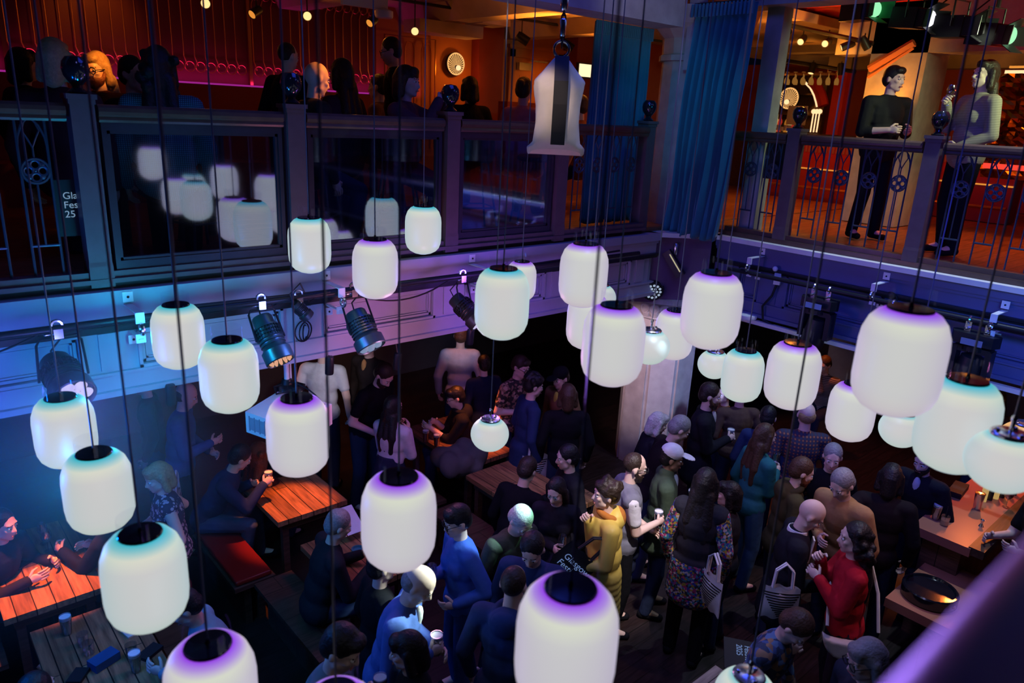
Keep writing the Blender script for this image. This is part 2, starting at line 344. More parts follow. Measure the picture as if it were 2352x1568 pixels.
# left gallery: ceiling with cross beams, back wall, side pier, door
g = G(); g.bx((-8, YL+.3, 5.78), (14.5, 10.4, 5.9))
for x in (-3.2, -1.2, .8, 2.8, 4.7, 6.6, 8.6): g.prism([(-.16, .0), (.16, 0), (.28, .22), (-.28, .22)], 4.8, Matrix.Translation((x, 7.95, 5.56)) @ Matrix.Rotation(pi/2, 4, 'X'))
struct('ceiling', g, K['ceil'])
struct('wall_back', G().bx((-8, 10.0, ZG), (6.0, 10.15, 5.8)), K['burg'])
g = G(); g.bx((6.0, 10.0, ZG), (8.15, 10.15, 5.8)); g.bx((7.75, 9.8, ZG), (8.25, 10.02, 5.8), 1); g.bx((8.15, 10.05, ZG), (14.5, 10.2, 5.8), 2); g.bx((9.85, 9.7, ZG), (14.5, 10.1, 5.8), 1)
struct('wall_back', g, [K['orange'], K['plum'], K['orange']])
g = G(); g.bx((8.55, 9.98, ZG), (8.67, 10.1, 5.42)); g.bx((9.68, 9.98, ZG), (9.8, 10.1, 5.42)); g.bx((8.55, 9.98, 5.30), (9.8, 10.1, 5.44), 0); g.bx((8.52, 9.95, 5.44), (9.83, 10.1, 5.49), 0)
dr = struct('door_1', g, K['orange'])
g = G()
for i in range(7): g.bx((8.67+i*.145, 10.02, ZG), (8.67+i*.145+.138, 10.06, 5.02))
obj('door_leaf', g, K['orange'], dr, False)
obj('closer', G().bx((8.75, 9.96, 5.10), (9.05, 10.03, 5.22)).box((9.2, 9.97, 5.26), (.4, .02, .02), 0), K['steel'], dr, False)
# right gallery shell
g = G(); g.bx((XR+.3, -6, 5.95), (15, YL+.5, 6.05)); struct('ceiling', g, K['redw'])
g = G(); g.bx((10.2, -6, 5.35), (10.6, 5.2, 5.95)); struct('beam', g, K['conc'])
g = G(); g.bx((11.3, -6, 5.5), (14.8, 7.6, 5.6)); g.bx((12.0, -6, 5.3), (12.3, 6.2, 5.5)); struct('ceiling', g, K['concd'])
struct('wall_bar', G().bx((14.6, -6, ZG), (14.8, 10, 5.6)), K['plum'])
g = G(); g.bx((XR+.12, 4.60, ZG), (XR+.30, 4.80, 5.64)); struct('column', g, K['conc'])
c = atx(1985, 300, 10.4); d = atx(2110, 300, 10.4)
g = G(); g.bx((10.2, d.y, ZG), (10.9, c.y, 5.95)); struct('column', g, K['conc'])
c = atx(1862, 300, 13.6); d = atx(1930, 300, 13.6); struct('wall_bar', G().bx((13.5, d.y, ZG), (13.7, c.y-.35, 5.5)), K['redw'])
# lower hall structure seen on the right under the gallery
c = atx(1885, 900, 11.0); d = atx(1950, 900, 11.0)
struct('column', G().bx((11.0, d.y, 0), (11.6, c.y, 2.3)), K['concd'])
K['fr'] = mat('frame_wood', (.03, .027, .04), .4, 0, .3, 10)
# ================================================================ balustrades
def newel(x, y, label):
    t = thing('newel_post', label, 'post', (x, y, 3.17), 0, 'newel posts of the balustrades')
    g = G(); g.lathe([(.078*1.3, 0), (.078*1.3, .14), (.07*1.38, .17), (.07*1.38, 1.18)], (0, 0, 0), 4, 0, Matrix.Rotation(pi/4, 3, 'Z')); obj('shaft', g, K['post'], t, False, True)
    obj('cap', G().box((0, 0, 1.20), (.17, .17, .03)).box((0, 0, 1.17), (.15, .15, .03)), K['post'], t, False, True)
    g = G(); g.lathe([(.05, 1.215), (.06, 1.225), (.03, 1.25), (.03, 1.265), (.05, 1.29), (.07, 1.32), (.078, 1.36), (.072, 1.4), (.05, 1.43), (.0, 1.44)], (0, 0, 0), 20, 0, None, False); obj('ball_finial', g, K['gloss'], t, True, True)
    return t
LP = [(-1.72, 'carved newel post out to the left of the stickered railing'), (-.3, 'newel post on the far left of the left balustrade'), (1.12, 'newel post with ball between the stickered iron railing and the first glass panel'), (2.52, 'newel post with ball between the first and second glass panels'), (3.97, 'newel post with glinting ball between the second and third glass panels'), (5.33, 'newel post hidden behind the white hanging sandbag')]
for x, l in LP[1:]: newel(x, YL+.05, l)
RP = [(4.19, 'dark newel post beside the teal curtain on the right balustrade'), (2.79, 'pale scuffed newel post between the black shirted man and the woman with wine'), (1.38, 'newel post beyond the right end of the right balustrade')]
for y, l in RP[:2]: newel(XR+.03, y, l)
newel(6.72, 5.45, 'newel post with black ball in front of the corner column')
def rail(a, b, label):
    a, b = Vector(a), Vector(b); L = (b-a).length; an = atan2(b.y-a.y, b.x-a.x)
    g = G(); prof = [(-.06, -.02), (-.065, .0), (-.06, .025), (-.035, .042), (.035, .042), (.06, .025), (.065, 0), (.06, -.02), (.045, -.03), (.05, -.05), (.04, -.065), (-.04, -.065), (-.05, -.05), (-.045, -.03)]
    g.prism(prof, L, Matrix.Translation(((a+b)/2)) @ Matrix.Rotation(an, 4, 'Z') @ Matrix.Rotation(pi/2, 4, 'Y') @ Matrix.Rotation(pi/2, 4, 'Z'))
    tag(obj('handrail', g, K['rail'], None, False), label, 'handrail', 'handrails of the balustrades')
zr = ZR-.045
for (x0, x1, l) in ((-6, -.4, 'handrail leading out of frame on the far left'), (-.2, 1.03, 'handrail above the iron railing with the white stickers'), (1.21, 2.43, 'handrail above the first glass panel with globe reflections'), (2.61, 3.88, 'handrail above the second glass panel'), (4.06, 5.25, 'handrail above the third glass panel behind the sandbag'), (5.42, 6.64, 'handrail in front of the left curtain')):
    rail((x0, YL+.05, zr), (x1, YL+.05, zr), l)
for (y0, y1, l) in ((4.28, 4.95, 'short handrail between the right curtain and the first right newel post'), (2.88, 4.10, 'handrail in front of the man in the black shirt'), (-4, 2.70, 'handrail in front of the woman holding wine')):
    rail((XR+.03, y0, zr), (XR+.03, y1, zr), l)
def glasspanel(x0, x1, label):
    t = thing('glass_balustrade_panel', label, 'glass panel', ((x0+x1)/2, YL+.05, 3.27), 0, 'glass panels of the left balustrade')
    g = G(); y0, y1 = YL+.02, YL+.08
    for a, b in (((x0, 3.27), (x0+.03, 4.22)), ((x1-.03, 3.27), (x1, 4.22)), ((x0+.03, 4.17), (x1-.03, 4.22)), ((x0+.03, 3.27), (x1-.03, 3.33))): g.bx((a[0], y0, a[1]), (b[0], y1, b[1]))
    for a, b in (((x0+.03, 3.33), (x0+.05, 4.17)), ((x1-.05, 3.33), (x1-.03, 4.17)), ((x0+.03, 4.15), (x1-.03, 4.17)), ((x0+.03, 3.33), (x1-.03, 3.35))): g.bx((a[0], y0+.01, a[1]), (b[0], y1-.01, b[1]))
    obj('frame', g, K['fr'], t, False)
    obj('pane', G().bx((x0+.04, YL+.045, 3.34), (x1-.04, YL+.052, 4.16)), K['pane'], t, False)
glasspanel(1.22, 2.42, 'first glass balustrade panel, reflecting the purple and cyan globes'); glasspanel(2.62, 3.87, 'second glass balustrade panel, with bar stools behind it'); glasspanel(4.07, 5.23, 'third glass balustrade panel, below and left of the white sandbag')
def unit(h=1.03):
    g = G(); a, zc = .078, .66
    for s in (-1, 1):
        g.tube([(s*a, 0, 0), (s*a, 0, h)], .0085, 6)
        g.tube([(s*a, 0, .80), (s*a*.92, 0, .86), (s*a*.6, 0, .93), (0, 0, .985)], .0075, 6)
        g.tube([(0, 0, .80), (s*.02, 0, .85), (s*.045, 0, .90), (s*.03, 0, .945)], .0055, 5)
    g.tube([(0, 0, zc+.08), (0, 0, .81)], .006, 5); g.tube([(0, 0, zc-.08), (0, 0, .20)], .0065, 6)
    g.tube([(-a, 0, .20), (a, 0, .20)], .009, 6)
    Mx = Matrix.Rotation(pi/2, 3, 'X')
    g.torus((0, 0, zc), .074, .009, 22, 6, 0, Mx)
    for k in range(4):
        an = k*pi/2+pi/2; g.torus((.038*cos(an), 0, zc+.038*sin(an)), .026, .008, 12, 5, 0, Mx)
    g.torus((0, 0, zc), .014, .006, 10, 5, 0, Mx); g.ell((0, 0, zc), .008, None, 6)
    for k in range(4):
        an = k*pi/2+pi/4; g.ell((.05*cos(an), 0, zc+.05*sin(an)), (.018, .006, .018), None, 6)
    return g
um = None
def ironpanel(label, cen, rz, n, sp):
    global um
    t = thing('iron_railing_panel', label, 'railing', (cen[0], cen[1], 3.26), rz, 'gothic iron railing panels')
    for i in range(n):
        if um is None: o = obj('tracery_unit', unit(), K['iron'], t, True, True); um = o
        else: o = um.copy(); COL.objects.link(o); o.parent = t
        o.location = ((i-(n-1)/2)*sp, 0, 0)
    return t
ironpanel('gothic iron railing panel with white lettered stickers at far left', (.41, YL+.05), 0, 4, .285)
ironpanel('gothic iron railing panel in front of the blue left curtain', (6.03, YL+.05), 0, 4, .27)
ironpanel('short gothic iron railing panel between the teal curtain and the dark newel post', (XR+.03, 4.55), pi/2, 2, .27)
ironpanel('gothic iron railing panel in front of the man in the black shirt', (XR+.03, 3.49), pi/2, 4, .29)
ironpanel('gothic iron railing panel at right in front of the wine woman', (XR+.03, 1.92), pi/2, 5, .29)
# stickers with lettering
def text(s, size, loc, rot, m, parent=None, name='lettering', ext=.0006, al='LEFT', sx=1):
    c = bpy.data.curves.new(name, 'FONT'); c.body = s; c.size = size; c.extrude = ext; c.align_x = al; c.space_line = .95
    o = bpy.data.objects.new('tmp', c); COL.objects.link(o); dg = bpy.context.evaluated_depsgraph_get()
    me = bpy.data.meshes.new_from_object(o.evaluated_get(dg)); bpy.data.objects.remove(o); me.materials.clear()
    me.transform((rot.to_4x4() if rot is not None else Matrix.Identity(4)) @ Matrix.Diagonal((sx, 1, 1, 1))); me.transform(Matrix.Translation(loc))
    return link(name, me, m, parent)
RFY = Matrix.Rotation(pi/2, 3, 'X')             # reading towards -Y
RFX = Matrix.Rotation(-pi/2, 3, 'Z') @ RFY      # reading towards -X
p = aty(146, 450, YL+.12)
bo = tag(obj('festival_banner', G().bx((p.x-.05, YL+.13, p.z-.26), (p.x+.13, YL+.14, p.z+.10)), K['black'], None, False), 'black board with white Gla Fes lettering behind the far left railing', 'sign')
text('Gla\nFes\n25 F', .062, (p.x-.005, YL+.127, p.z-.02), RFY, glow('banner_letter_glow', (.3, .5, .75), .55), bo)  # blue light on the white print is put in as emission
p = atx(1737, 345, XR+.16)
bo = tag(obj('festival_banner', G().bx((XR+.17, p.y-.42, p.z-.30), (XR+.18, p.y+.05, p.z+.12)), K['black'], None, False), 'black board with partly hidden lettering behind the short right railing', 'sign')
text('sy\n  al 20', .07, (XR+.165, p.y, p.z-.02), RFX, K['paint'], bo)
# near handrail under the camera
g = G(); rr = .03; prof = [(-.30, 0), (-.30, -.10), (.06, -.12), (.104, -.10)]+[(.104-rr+rr*cos(a), -rr+rr*sin(a)) for a in [pi/2*k/8 for k in range(9)]]+[(.055, -.004), (.045, 0)]
g.prism(prof, 9, Matrix.Translation((1.5, 0, 4.14)) @ Matrix(((0, 0, 1, 0), (1, 0, 0, 0), (0, 1, 0, 0), (0, 0, 0, 1))))
tag(obj('near_handrail', g, K['plum'], None, True), 'blurred plum handrail crossing the lower right corner close to the viewer', 'handrail')
# ================================================================ pendant globes
CAPS = [(0, .0), (.12, .012), (.24, .045), (.36, .11), (.44, .2), (.485, .32), (.5, .46), (.5, .9), (.485, 1.04), (.43, 1.19), (.35, 1.285), (.27, 1.325)]
def capsule_shade(W):
    g = G(); g.lathe([(r*W, z*W) for r, z in CAPS]+[(.255*W, 1.325*W), (.24*W, 1.28*W), (.235*W, 1.2*W)], (0, 0, -.68*W), 40, 0, None, False); return g
def globe_shade(W):
    g = G(); g.lathe([(.5*W*sin(a), -.46*W*cos(a)) for a in [pi*i/22 for i in range(20)]], (0, 0, 0), 40, 0, None, False); return g
shade_me = {}
def pendant(px, py, wpx, kind, col, label, W=None):
    W = W or (.30 if kind == 'c' else .26)
    D = F_PX*W/wpx; p = atd(px, py, D)
    t = thing('pendant_lamp', label, 'pendant lamp', p, 0, 'lit pendant lamps hanging over the hall')
    key = (kind, col, W)
    mt = {'c': K['cyl'], 'p': K['pur'], 'w': K['warmg']}[col]
    if key not in shade_me: o = obj('shade', (capsule_shade if kind == 'c' else globe_shade)(W), mt, t, True, True); shade_me[key] = o
    else: o = shade_me[key].copy(); COL.objects.link(o); o.parent = t; o.location = (0, 0, 0)
    top = .645*W if kind == 'c' else .44*W
    g = G(); dark = kind != 'c'
    if kind == 'c':
        g.lathe([(.255*W, .60*W), (.262*W, .655*W), (.25*W, .675*W), (.03*W, .68*W), (.02*W, .72*W), (.008, .74*W)], (0, 0, 0), 28)
        obj('glass_collar', G().lathe([(.262*W, .672*W), (.258*W, .9*W)], (0, 0, 0), 28, 0, None, False), K['collar'], t, True, True)
    else:
        g.lathe([(.26*W, .40*W), (.26*W, .43*W), (.24*W, .45*W), (.05*W, .455*W), (.03*W, .47*W), (.03*W, .62*W), (.04*W, .63*W), (.04*W, .68*W), (.012*W, .72*W)], (0, 0, 0), 22)
        for k in range(3): a = k*2*pi/3; g.ell((.17*W*cos(a), .17*W*sin(a), .455*W), .012, None, 6)
    obj('fitting', g, K['steel'] if dark else K['gloss'], t, True, True)
    obj('cord', G().tube([(0, 0, .5*W), (0, 0, 7.6-p.z)], .0042, 6), K['cordm'], t, True, True)
    return t
PEND = [
 (150, 990, 128, 'c', 'c', 'lit globe lamp just below the blue spotlight at far left'),
 (227, 1127, 146, 'c', 'c', 'lit globe lamp with cyan glow, second of the left diagonal of three'),
 (334, 1328, 180, 'c', 'c', 'big lit globe lamp, lowest of the left diagonal, over the plank tables'),
 (487, 1590, 200, 'c', 'p', 'violet rimmed globe lamp cut off by the bottom edge at left'),
 (410, 772, 114, 'c', 'c', 'lit globe lamp split by a black cord in front of the left panelling'),
 (527, 862, 130, 'c', 'c', 'lit globe lamp immediately left of the green stage can'),
 (685, 1000, 141, 'c', 'p', 'lit globe lamp in front of the white projector'),
 (711, 563, 96, 'c', 'c', 'lit globe lamp in front of the second left newel post'),
 (862, 617, 104, 'c', 'p', 'lit globe lamp above the black stage can with dim lenses'),
 (972, 528, 83, 'c', 'c', 'highest lit globe lamp in front of the second glass panel'),
 (916, 1195, 171, 'c', 'p', 'big lit globe lamp over the spotlit man with a pint'),
 (1125, 996, 88, 'g', 'c', 'round globe lamp with steel cap hanging over the middle table'),
 (1153, 697, 125, 'c', 'c', 'lit globe lamp beside the bright violet can on the left fascia'),
 (1197, 645, 69, 'c', 'p', 'small lit globe lamp peeping from behind a larger one mid hall', .25),
 (1340, 632, 111, 'c', 'p', 'lit globe lamp below the white sandbag, topmost of the centre cluster'),
 (1378, 684, 74, 'g', 'c', 'small round lamp at the right of the topmost centre cluster lamp'),
 (1350, 738, 97, 'c', 'p', 'lit globe lamp low on the left side of the centre cluster'),
 (1408, 792, 143, 'c', 'p', 'largest lit globe lamp of the centre cluster'),
 (1492, 795, 92, 'g', 'c', 'round lamp between the two capsule lamps in front of the corner column'),
 (1548, 768, 88, 'c', 'p', 'lit globe lamp at the right side of the centre cluster before the column'),
 (1634, 713, 134, 'c', 'p', 'large lit globe lamp under the teal curtain'),
 (1640, 836, 74, 'g', 'c', 'small round lamp under the large lamp right of the column'),
 (1705, 862, 92, 'c', 'c', 'lit globe lamp touching the small round one right of the column'),
 (1820, 862, 118, 'c', 'p', 'lit globe lamp over the man in the plaid shirt'),
 (1955, 945, 103, 'c', 'p', 'lit globe lamp tucked under the left of the biggest right lamp'),
 (2066, 830, 190, 'c', 'p', 'biggest lit globe lamp on the right, before the navy panelling'),
 (2069, 984, 94, 'g', 'c', 'round lamp with dark cap under the biggest right lamp'),
 (2197, 975, 168, 'c', 'c', 'lit globe lamp below the hanging moving head at right'),
 (2304, 1058, 160, 'g', 'c', 'large round lamp above the bar at the right edge'),
 (1300, 1480, 233, 'c', 'p', 'nearest and largest violet rimmed lamp at the bottom centre'),
 (1712, 1600, 142, 'g', 'c', 'round lamp with chain cut off by the bottom edge at right'),
 (775, 1700, 200, 'c', 'p', 'lamp below the frame of which only the long dark cord shows'),
]
for a in PEND: pendant(*a)
pendant(2345, 1010, 95, 'g', 'w', 'orange lit round lamp behind the large round lamp at the right edge', .30)
# ================================================================ curtains and sandbag
def curtain(name, label, P, u0, u1, v0, v1, z1, z0, n, amp, seed):
    rnd = random.Random(seed); g = G(); NU, NV = n*8, 26; vs = []
    ph = [rnd.uniform(0, 6.3) for _ in range(4)]
    for j in range(NV+1):
        f = j/NV; z = z1+(z0-z1)*f
        a, b = u0+(v0-u0)*f, u1+(v1-u1)*f
        for i in range(NU+1):
            s = i/NU; q = s*n*2*pi
            o = amp*(.45+.55*min(1, f*3))*((sin(q+.9*sin(f*2+ph[0]))+.35*sin(2*q+ph[1]+f)) + .5*f*sin(q*.37+ph[1]+f*1.7) + .35*f*sin(q*.5+ph[2]))
            vs.append(P(a+(b-a)*s + .012*f*sin(f*9+s*7+ph[3]), o, z + (.02*sin(q*.5) if j == NV else 0)))
    g.add(vs, [(j*(NU+1)+i, j*(NU+1)+i+1, (j+1)*(NU+1)+i+1, (j+1)*(NU+1)+i) for j in range(NV) for i in range(NU)])
    t = thing(name, label, 'curtain', P((v0+v1)/2, 0, z0))
    o = obj('cloth', g, K['teal'], t, True); m = o.modifiers.new('s', 'SOLIDIFY'); m.thickness = .006
    g = G(); k = n*2
    for i in range(k+1):
        u = u0+(u1-u0)*i/k; g.bx(P(u-.012, -amp-.012, z1-.12), P(u+.012, -amp+.002, z1+.01))
    obj('heading_tape', g, K['paint'] if 0 else K['teal'], t, False)
    return t
curtain('curtain', 'long teal velvet curtain hanging right of the corner column', lambda u, o, z: (7.20+o, u, z), 4.58, 5.32, 4.72, 5.42, 5.60, 3.12, 8, .065, 3)
curtain('curtain', 'dark blue pleated curtain left of the corner column, behind the iron railing', lambda u, o, z: (u, 5.78+o, z), 6.1, 7.02, 6.1, 7.02, 5.36, 3.25, 15, .028, 5)
obj('rod', G().tube([(7.2, 4.5, 5.62), (7.2, 5.4, 5.62)], .012, 8), K['blackp'], None)
bpy.data.objects['rod'].name = 'curtain_rod'; tag(bpy.data.objects['curtain_rod'], 'black rod carrying the long teal curtain', 'curtain rod')
p = atd(1282, 240, 4.9); S = 4.9/F_PX      # metres per pixel of the photo at the bag
t = thing('sandbag', 'white canvas sandbag with black strap hanging on a chain above the hall', 'sandbag', p)
vs = []; N_ = 32; rows = [(-104, 62, 8, 0), (-97, 68, 16, 0), (-84, 54, 30, 0), (-45, 50, 38, 0), (0, 50, 38, 0), (36, 57, 32, 0), (50, 58, 26, 0), (66, 44, 20, 0), (92, 22, 12, 0), (100, 14, 8, 0)]
cu = Vector((_r0.x, _r0.y, 0)); cd_ = Vector((cos(YAW), sin(YAW), 0))
g = G(); cl = []
for k in range(0, 33):
    f = k/32*(len(rows)-1); i = min(int(f), len(rows)-2); f -= i; r = [rows[i][q]*(1-f)+rows[i+1][q]*f for q in range(3)]
    for j in range(N_):
        a = 2*pi*j/N_; ca, sa = cos(a), sin(a)
        x = r[1]*S*math.copysign(abs(ca)**.55, ca); y = r[2]*S*math.copysign(abs(sa)**.8, sa)
        wob = 1+.025*sin(5*a+k*.3)+.02*sin(9*a-k*.5)
        dz = (-9*S*(abs(ca)**6) + 5*S*(1-abs(ca))) if k < 3 else 0
        cl.append(p+cu*(x*wob)+cd_*(y*wob)+Vector((0, 0, r[0]*S+dz)))
g.add(cl, [(i*N_+j, i*N_+(j+1) % N_, (i+1)*N_+(j+1) % N_, (i+1)*N_+j) for i in range(32) for j in range(N_)]+[tuple(range(N_))[::-1], tuple(32*N_+j for j in range(N_))])
obj('bag', g, K['canvas'], t)
g = G(); Mz = Matrix((cu, cd_, (0, 0, 1))).transposed()
prof = [(-88, 40), (-60, 46), (0, 47), (50, 42), (75, 28), (104, 10)]
for a, b in zip(prof[:-1], prof[1:]):
    for s in (-1, 1):
        q = [p+cu*(x*S)+cd_*(s*d*S*1.02)+Vector((0, 0, z*S)) for (z, d) in (a, b) for x in (-14, 18)]
        q2 = [v-cd_*s*.006 for v in q]; g.add(q+q2, [(0, 1, 3, 2), (4, 6, 7, 5), (0, 2, 6, 4), (1, 5, 7, 3), (0, 4, 5, 1), (2, 3, 7, 6)])
obj('strap', g, K['black'], t, False)
g = G(); g.torus(p+Vector((0, 0, 118*S)), 17*S, 3*S, 24, 8, 0, Mz @ Matrix.Rotation(pi/2, 3, 'X')); obj('ring', g, K['steel'], t)
g = G(); z = 132*S
for i in range(22):
    g.torus(p+Vector((0, 0, z)), .022, .006, 10, 6, 0, Matrix.Rotation(i*pi/2+YAW, 3, 'Z') @ Matrix.Diagonal((.6, 1, 1.55)) @ Matrix.Rotation(pi/2, 3, 'X')); z += .048
g.tube([p+Vector((0, 0, z)), p+Vector((0, 0, 7.6-p.z))], .006, 6)
obj('chain', g, K['blackp'], t)
g = G(); g.cap(p+Vector((0, 0, 150*S)), .02, p+Vector((0, 0, 176*S)), .024); g.cap(p+Vector((0, 0, 205*S)), .026, p+Vector((0, 0, 222*S)), .03); obj('shackle', g, K['steel'], t)
# ================================================================ lighting rig
yp = 5.06; za = aty(300, 727, yp).z; zb = aty(1000, 646, yp).z; zp = (za+zb)/2
tag(obj('rig_pipe', G().tube([(-6, yp, zp), (6.3, yp, zp)], .024, 12), K['blackp']), 'black lighting pipe running along the left fascia', 'pipe')
xp = 7.36; zq = (atx(1800, 655, xp).z+atx(2200, 715, xp).z)/2
tag(obj('rig_pipe', G().tube([(xp, -6, zq), (xp, 4.6, zq)], .024, 12), K['blackp']), 'black lighting pipe running along the right navy fascia', 'pipe')
def bracket(p, ax, label):     # ax: outward direction
    ax = Vector(ax); sd = Vector((-ax.y, ax.x, 0)); R = Matrix((sd, ax, (0, 0, 1))).transposed()
    t = thing('pipe_bracket', label, 'bracket', p, 0, 'pale brackets holding the lighting pipes')
    g = G()
    def b(c, d): g.box(p+R @ Vector(c), d, 0, 0, R)
    b((0, .004, 0), (.065, .008, .07)); b((0, .12, -.055), (.05, .28, .008)); b((0, .25, -.09), (.055, .012, .07)); obj('arm', g, K['white'], t, False)
    g = G(); g.torus(p+R @ Vector((0, .27, -.16)), .034, .012, 14, 6, 0, R @ Matrix.Rotation(pi/2, 3, 'Y')); obj('clamp', g, K['steel'], t)
    g = G(); g.box(p+R @ Vector((0, .22, -.235)), (.06, .012, .06), 0, 0, R); g.box(p+R @ Vector((0, .03, -.29)), (.06, .012, .06), 0, 0, R); g.box(p+R @ Vector((0, .12, -.24)), (.03, .24, .008), 0, 0, R); obj('lower_plate', g, K['white'], t, False)
    g = G(); g.ell(p+R @ Vector((0, .012, 0)), .009, None, 6); g.ell(p+R @ Vector((0, .04, -.29)), .009, None, 6); obj('bolt', g, K['blackp'], t)
for (x, y, l) in ((293, 681, 'pale bracket on the cyan lit fascia above the far left globe lamps'), (749, 632, 'pale bracket below the globe lamp on the second newel post'), (1084, 593, 'pale bracket over the bright violet can on the left fascia')): bracket(aty(x, y, YL-.07), (0, -1, 0), l)
for (x, y, l) in ((1752, 577, 'pale bracket on the navy fascia under the short railing'), (2037, 634, 'pale bracket on the navy fascia above the biggest right lamp'), (2310, 700, 'pale bracket at the right end of the navy fascia')): bracket(atx(x, y, XR-.07), (-1, 0, 0), l)
def can(p, d, L, R_, body, lens, label, n=7, hang=None, cat='stage light', lensr=.3):
    p = Vector(p); d = Vector(d).normalized(); Q = d.to_track_quat('Z', 'Y').to_matrix()
    t = thing('stage_can_light', label, cat, p)
    g = G(); pr = [(.0, -.5*L), (.62*R_, -.5*L), (.7*R_, -.46*L), (.72*R_, -.3*L)]
    for k in range(6): z = -.28*L+k*.075*L; pr += [(.74*R_, z), (.86*R_, z+.01*L), (.88*R_, z+.045*L), (.76*R_, z+.055*L)]
    pr += [(.86*R_, .22*L), (R_, .26*L), (R_, .5*L), (.94*R_, .52*L), (.9*R_, .5*L), (.88*R_, .42*L), (.0, .42*L)]
    g.lathe(pr, p, 28, 0, Q, False); obj('housing', g, body, t)
    g = G()
    for k in range(28):
        a = 2*pi*k/28; c = p+Q @ Vector((.86*R_*cos(a), .86*R_*sin(a), -.12*L)); g.box(c, (.12*R_, .02*R_, .22*L), 0, 0, Q @ Matrix.Rotation(a, 3, 'Z'))
    obj('cooling_fin', g, body, t, False)
    for k in range(n):
        if n == 7: rr, a = (0, 0) if k == 0 else (.55*R_, 2*pi*k/6)
        else: rr, a = (0, 0) if k == 0 else ((.34*R_, 2*pi*k/6) if k < 7 else (.68*R_, 2*pi*(k-7)/(n-7)))
        g = G(); g.lathe([(.0, .0), (lensr*R_*.9, 0), (lensr*R_, .02*L), (lensr*R_*.6, .07*L), (0, .085*L)], p+Q @ Vector((rr*cos(a), rr*sin(a), .45*L)), 14, 0, Q, False); obj('lens', g, lens, t)
    sx = Q @ Vector((1, 0, 0)); sx = Vector((sx.x, sx.y, 0)); sx = sx.normalized() if sx.length > .01 else Vector((1, 0, 0))
    sx = d.cross(Vector((0, 0, 1))).normalized() if abs(d.z) < .98 else sx
    h = hang or (p+Vector((0, 0, .32)))
    g = G(); e0, e1 = p+sx*1.08*R_, p-sx*1.08*R_; top = Vector(h)
    g.tube([e0, top+sx*1.0*R_-Vector((0, 0, .06)), top+sx*.85*R_-Vector((0, 0, .03)), top-sx*.85*R_-Vector((0, 0, .03)), top-sx*R_-Vector((0, 0, .06)), e1], .008, 6); obj('yoke', g, K['blackp'], t)
    g = G(); g.box(top, (.05, .05, .06)); g.torus(top+Vector((0, 0, .05)), .03, .011, 12, 6, 0, Matrix.Rotation(pi/2, 3, 'X')); g.cap(top+sx*.03, .01, top+sx*.07, .008); obj('clamp', g, K['steel'], t)
    g = G(); e = p-d*.5*L; g.tube([e, e-d*.05+Vector((0, 0, .03)), e+Vector((.06, .02, .14)), top+Vector((.1, .03, -.03)), top+Vector((.16, .03, .0))], .006, 6); obj('power_cable', g, K['black'], t)
    return t
yh = yp
can(aty(148, 868, 4.92), (.10, -.92, -.42), .34, .125, K['blackp'], K['gviol'], 'stage can with glowing violet white lenses at far left', 7, aty(133, 765, yh))
can(aty(622, 778, 4.92), (.10, -.62, -.78), .36, .105, K['greenp'], K['gpinkish'] if 'gpinkish' in K else glow('peach_leds', (1, .5, .3), .7), 'shiny green stage can with peach LEDs behind the white pole', 19, aty(600, 700, yh), lensr=.13)
can(aty(834, 757, 4.92), (.10, -.62, -.75), .32, .12, K['greenp'], glow('dim_lens', (.35, .5, .8), .5), 'teal black stage can with dim lenses mid left fascia', 7, aty(812, 672, yh))
can(aty(1072, 712, 4.92), (.34, -.74, -.6), .32, .10, K['blackp'], K['gviol'], 'stage can with bright violet lenses beside a globe lamp', 7, aty(1062, 640, yh))
can(aty(692, 712, 5.0), (.5, -.1, -.6), .15, .055, K['blackp'], K['black'], 'small unlit can on the left pipe above the white projector', 7, aty(686, 690, yh))
can(atx(1499, 664, 7.0), (-.62, -.7, -.34), .12, .125, K['blackp'], glow('led_glint', (.6, .75, 1), .55), 'flat LED par with eighteen lenses at the corner column', 19, atx(1490, 575, 7.05), lensr=.13)  # dark par, lens glints painted in as emission
p = atx(1548, 605, 7.15); t = thing('strip_fixture', 'black corner fixture with a pale yellow strip below the curtain', 'stage light', p)
R = (_rt*.5-_up*.86).normalized(); Q = R.to_track_quat('Z', 'Y').to_matrix()
obj('housing', G().box(p, (.10, .10, .34), 0, 0, Q), K['blackp'], t, False); obj('label_strip', G().box(p-_fw*.055, (.025, .012, .24), 0, 0, Q), glow('pale_strip_glow', (.75, .68, .42), .6), t, False)  # pale label gets its brightness as emission
g = G(); g.tube([p+Vector((0, 0, .14)), p+Vector((.05, .1, .22)), p+Vector((.1, .1, .12))], .012, 6); g.cap(p+Vector((0, 0, .12)), .03, p+Vector((0, 0, .22)), .03); obj('clamp', g, K['steel'], t)
p = atx(1487, 590, 7.1); t = thing('hanging_clamp', 'loose silver hook clamp left of the corner fixture', 'clamp', p)
g = G(); g.cap(p, .012, p+Vector((0, 0, .12)), .012); g.torus(p-Vector((0, 0, .05)), .04, .014, 14, 6, 0, Matrix.Rotation(1.0, 3, 'Z') @ Matrix.Rotation(pi/2, 3, 'X')); obj('hook', g, K['steel'], t); obj('wing_nut', G().box(p+Vector((0, 0, .12)), (.07, .03, .02), .7), K['steel'], t, False)
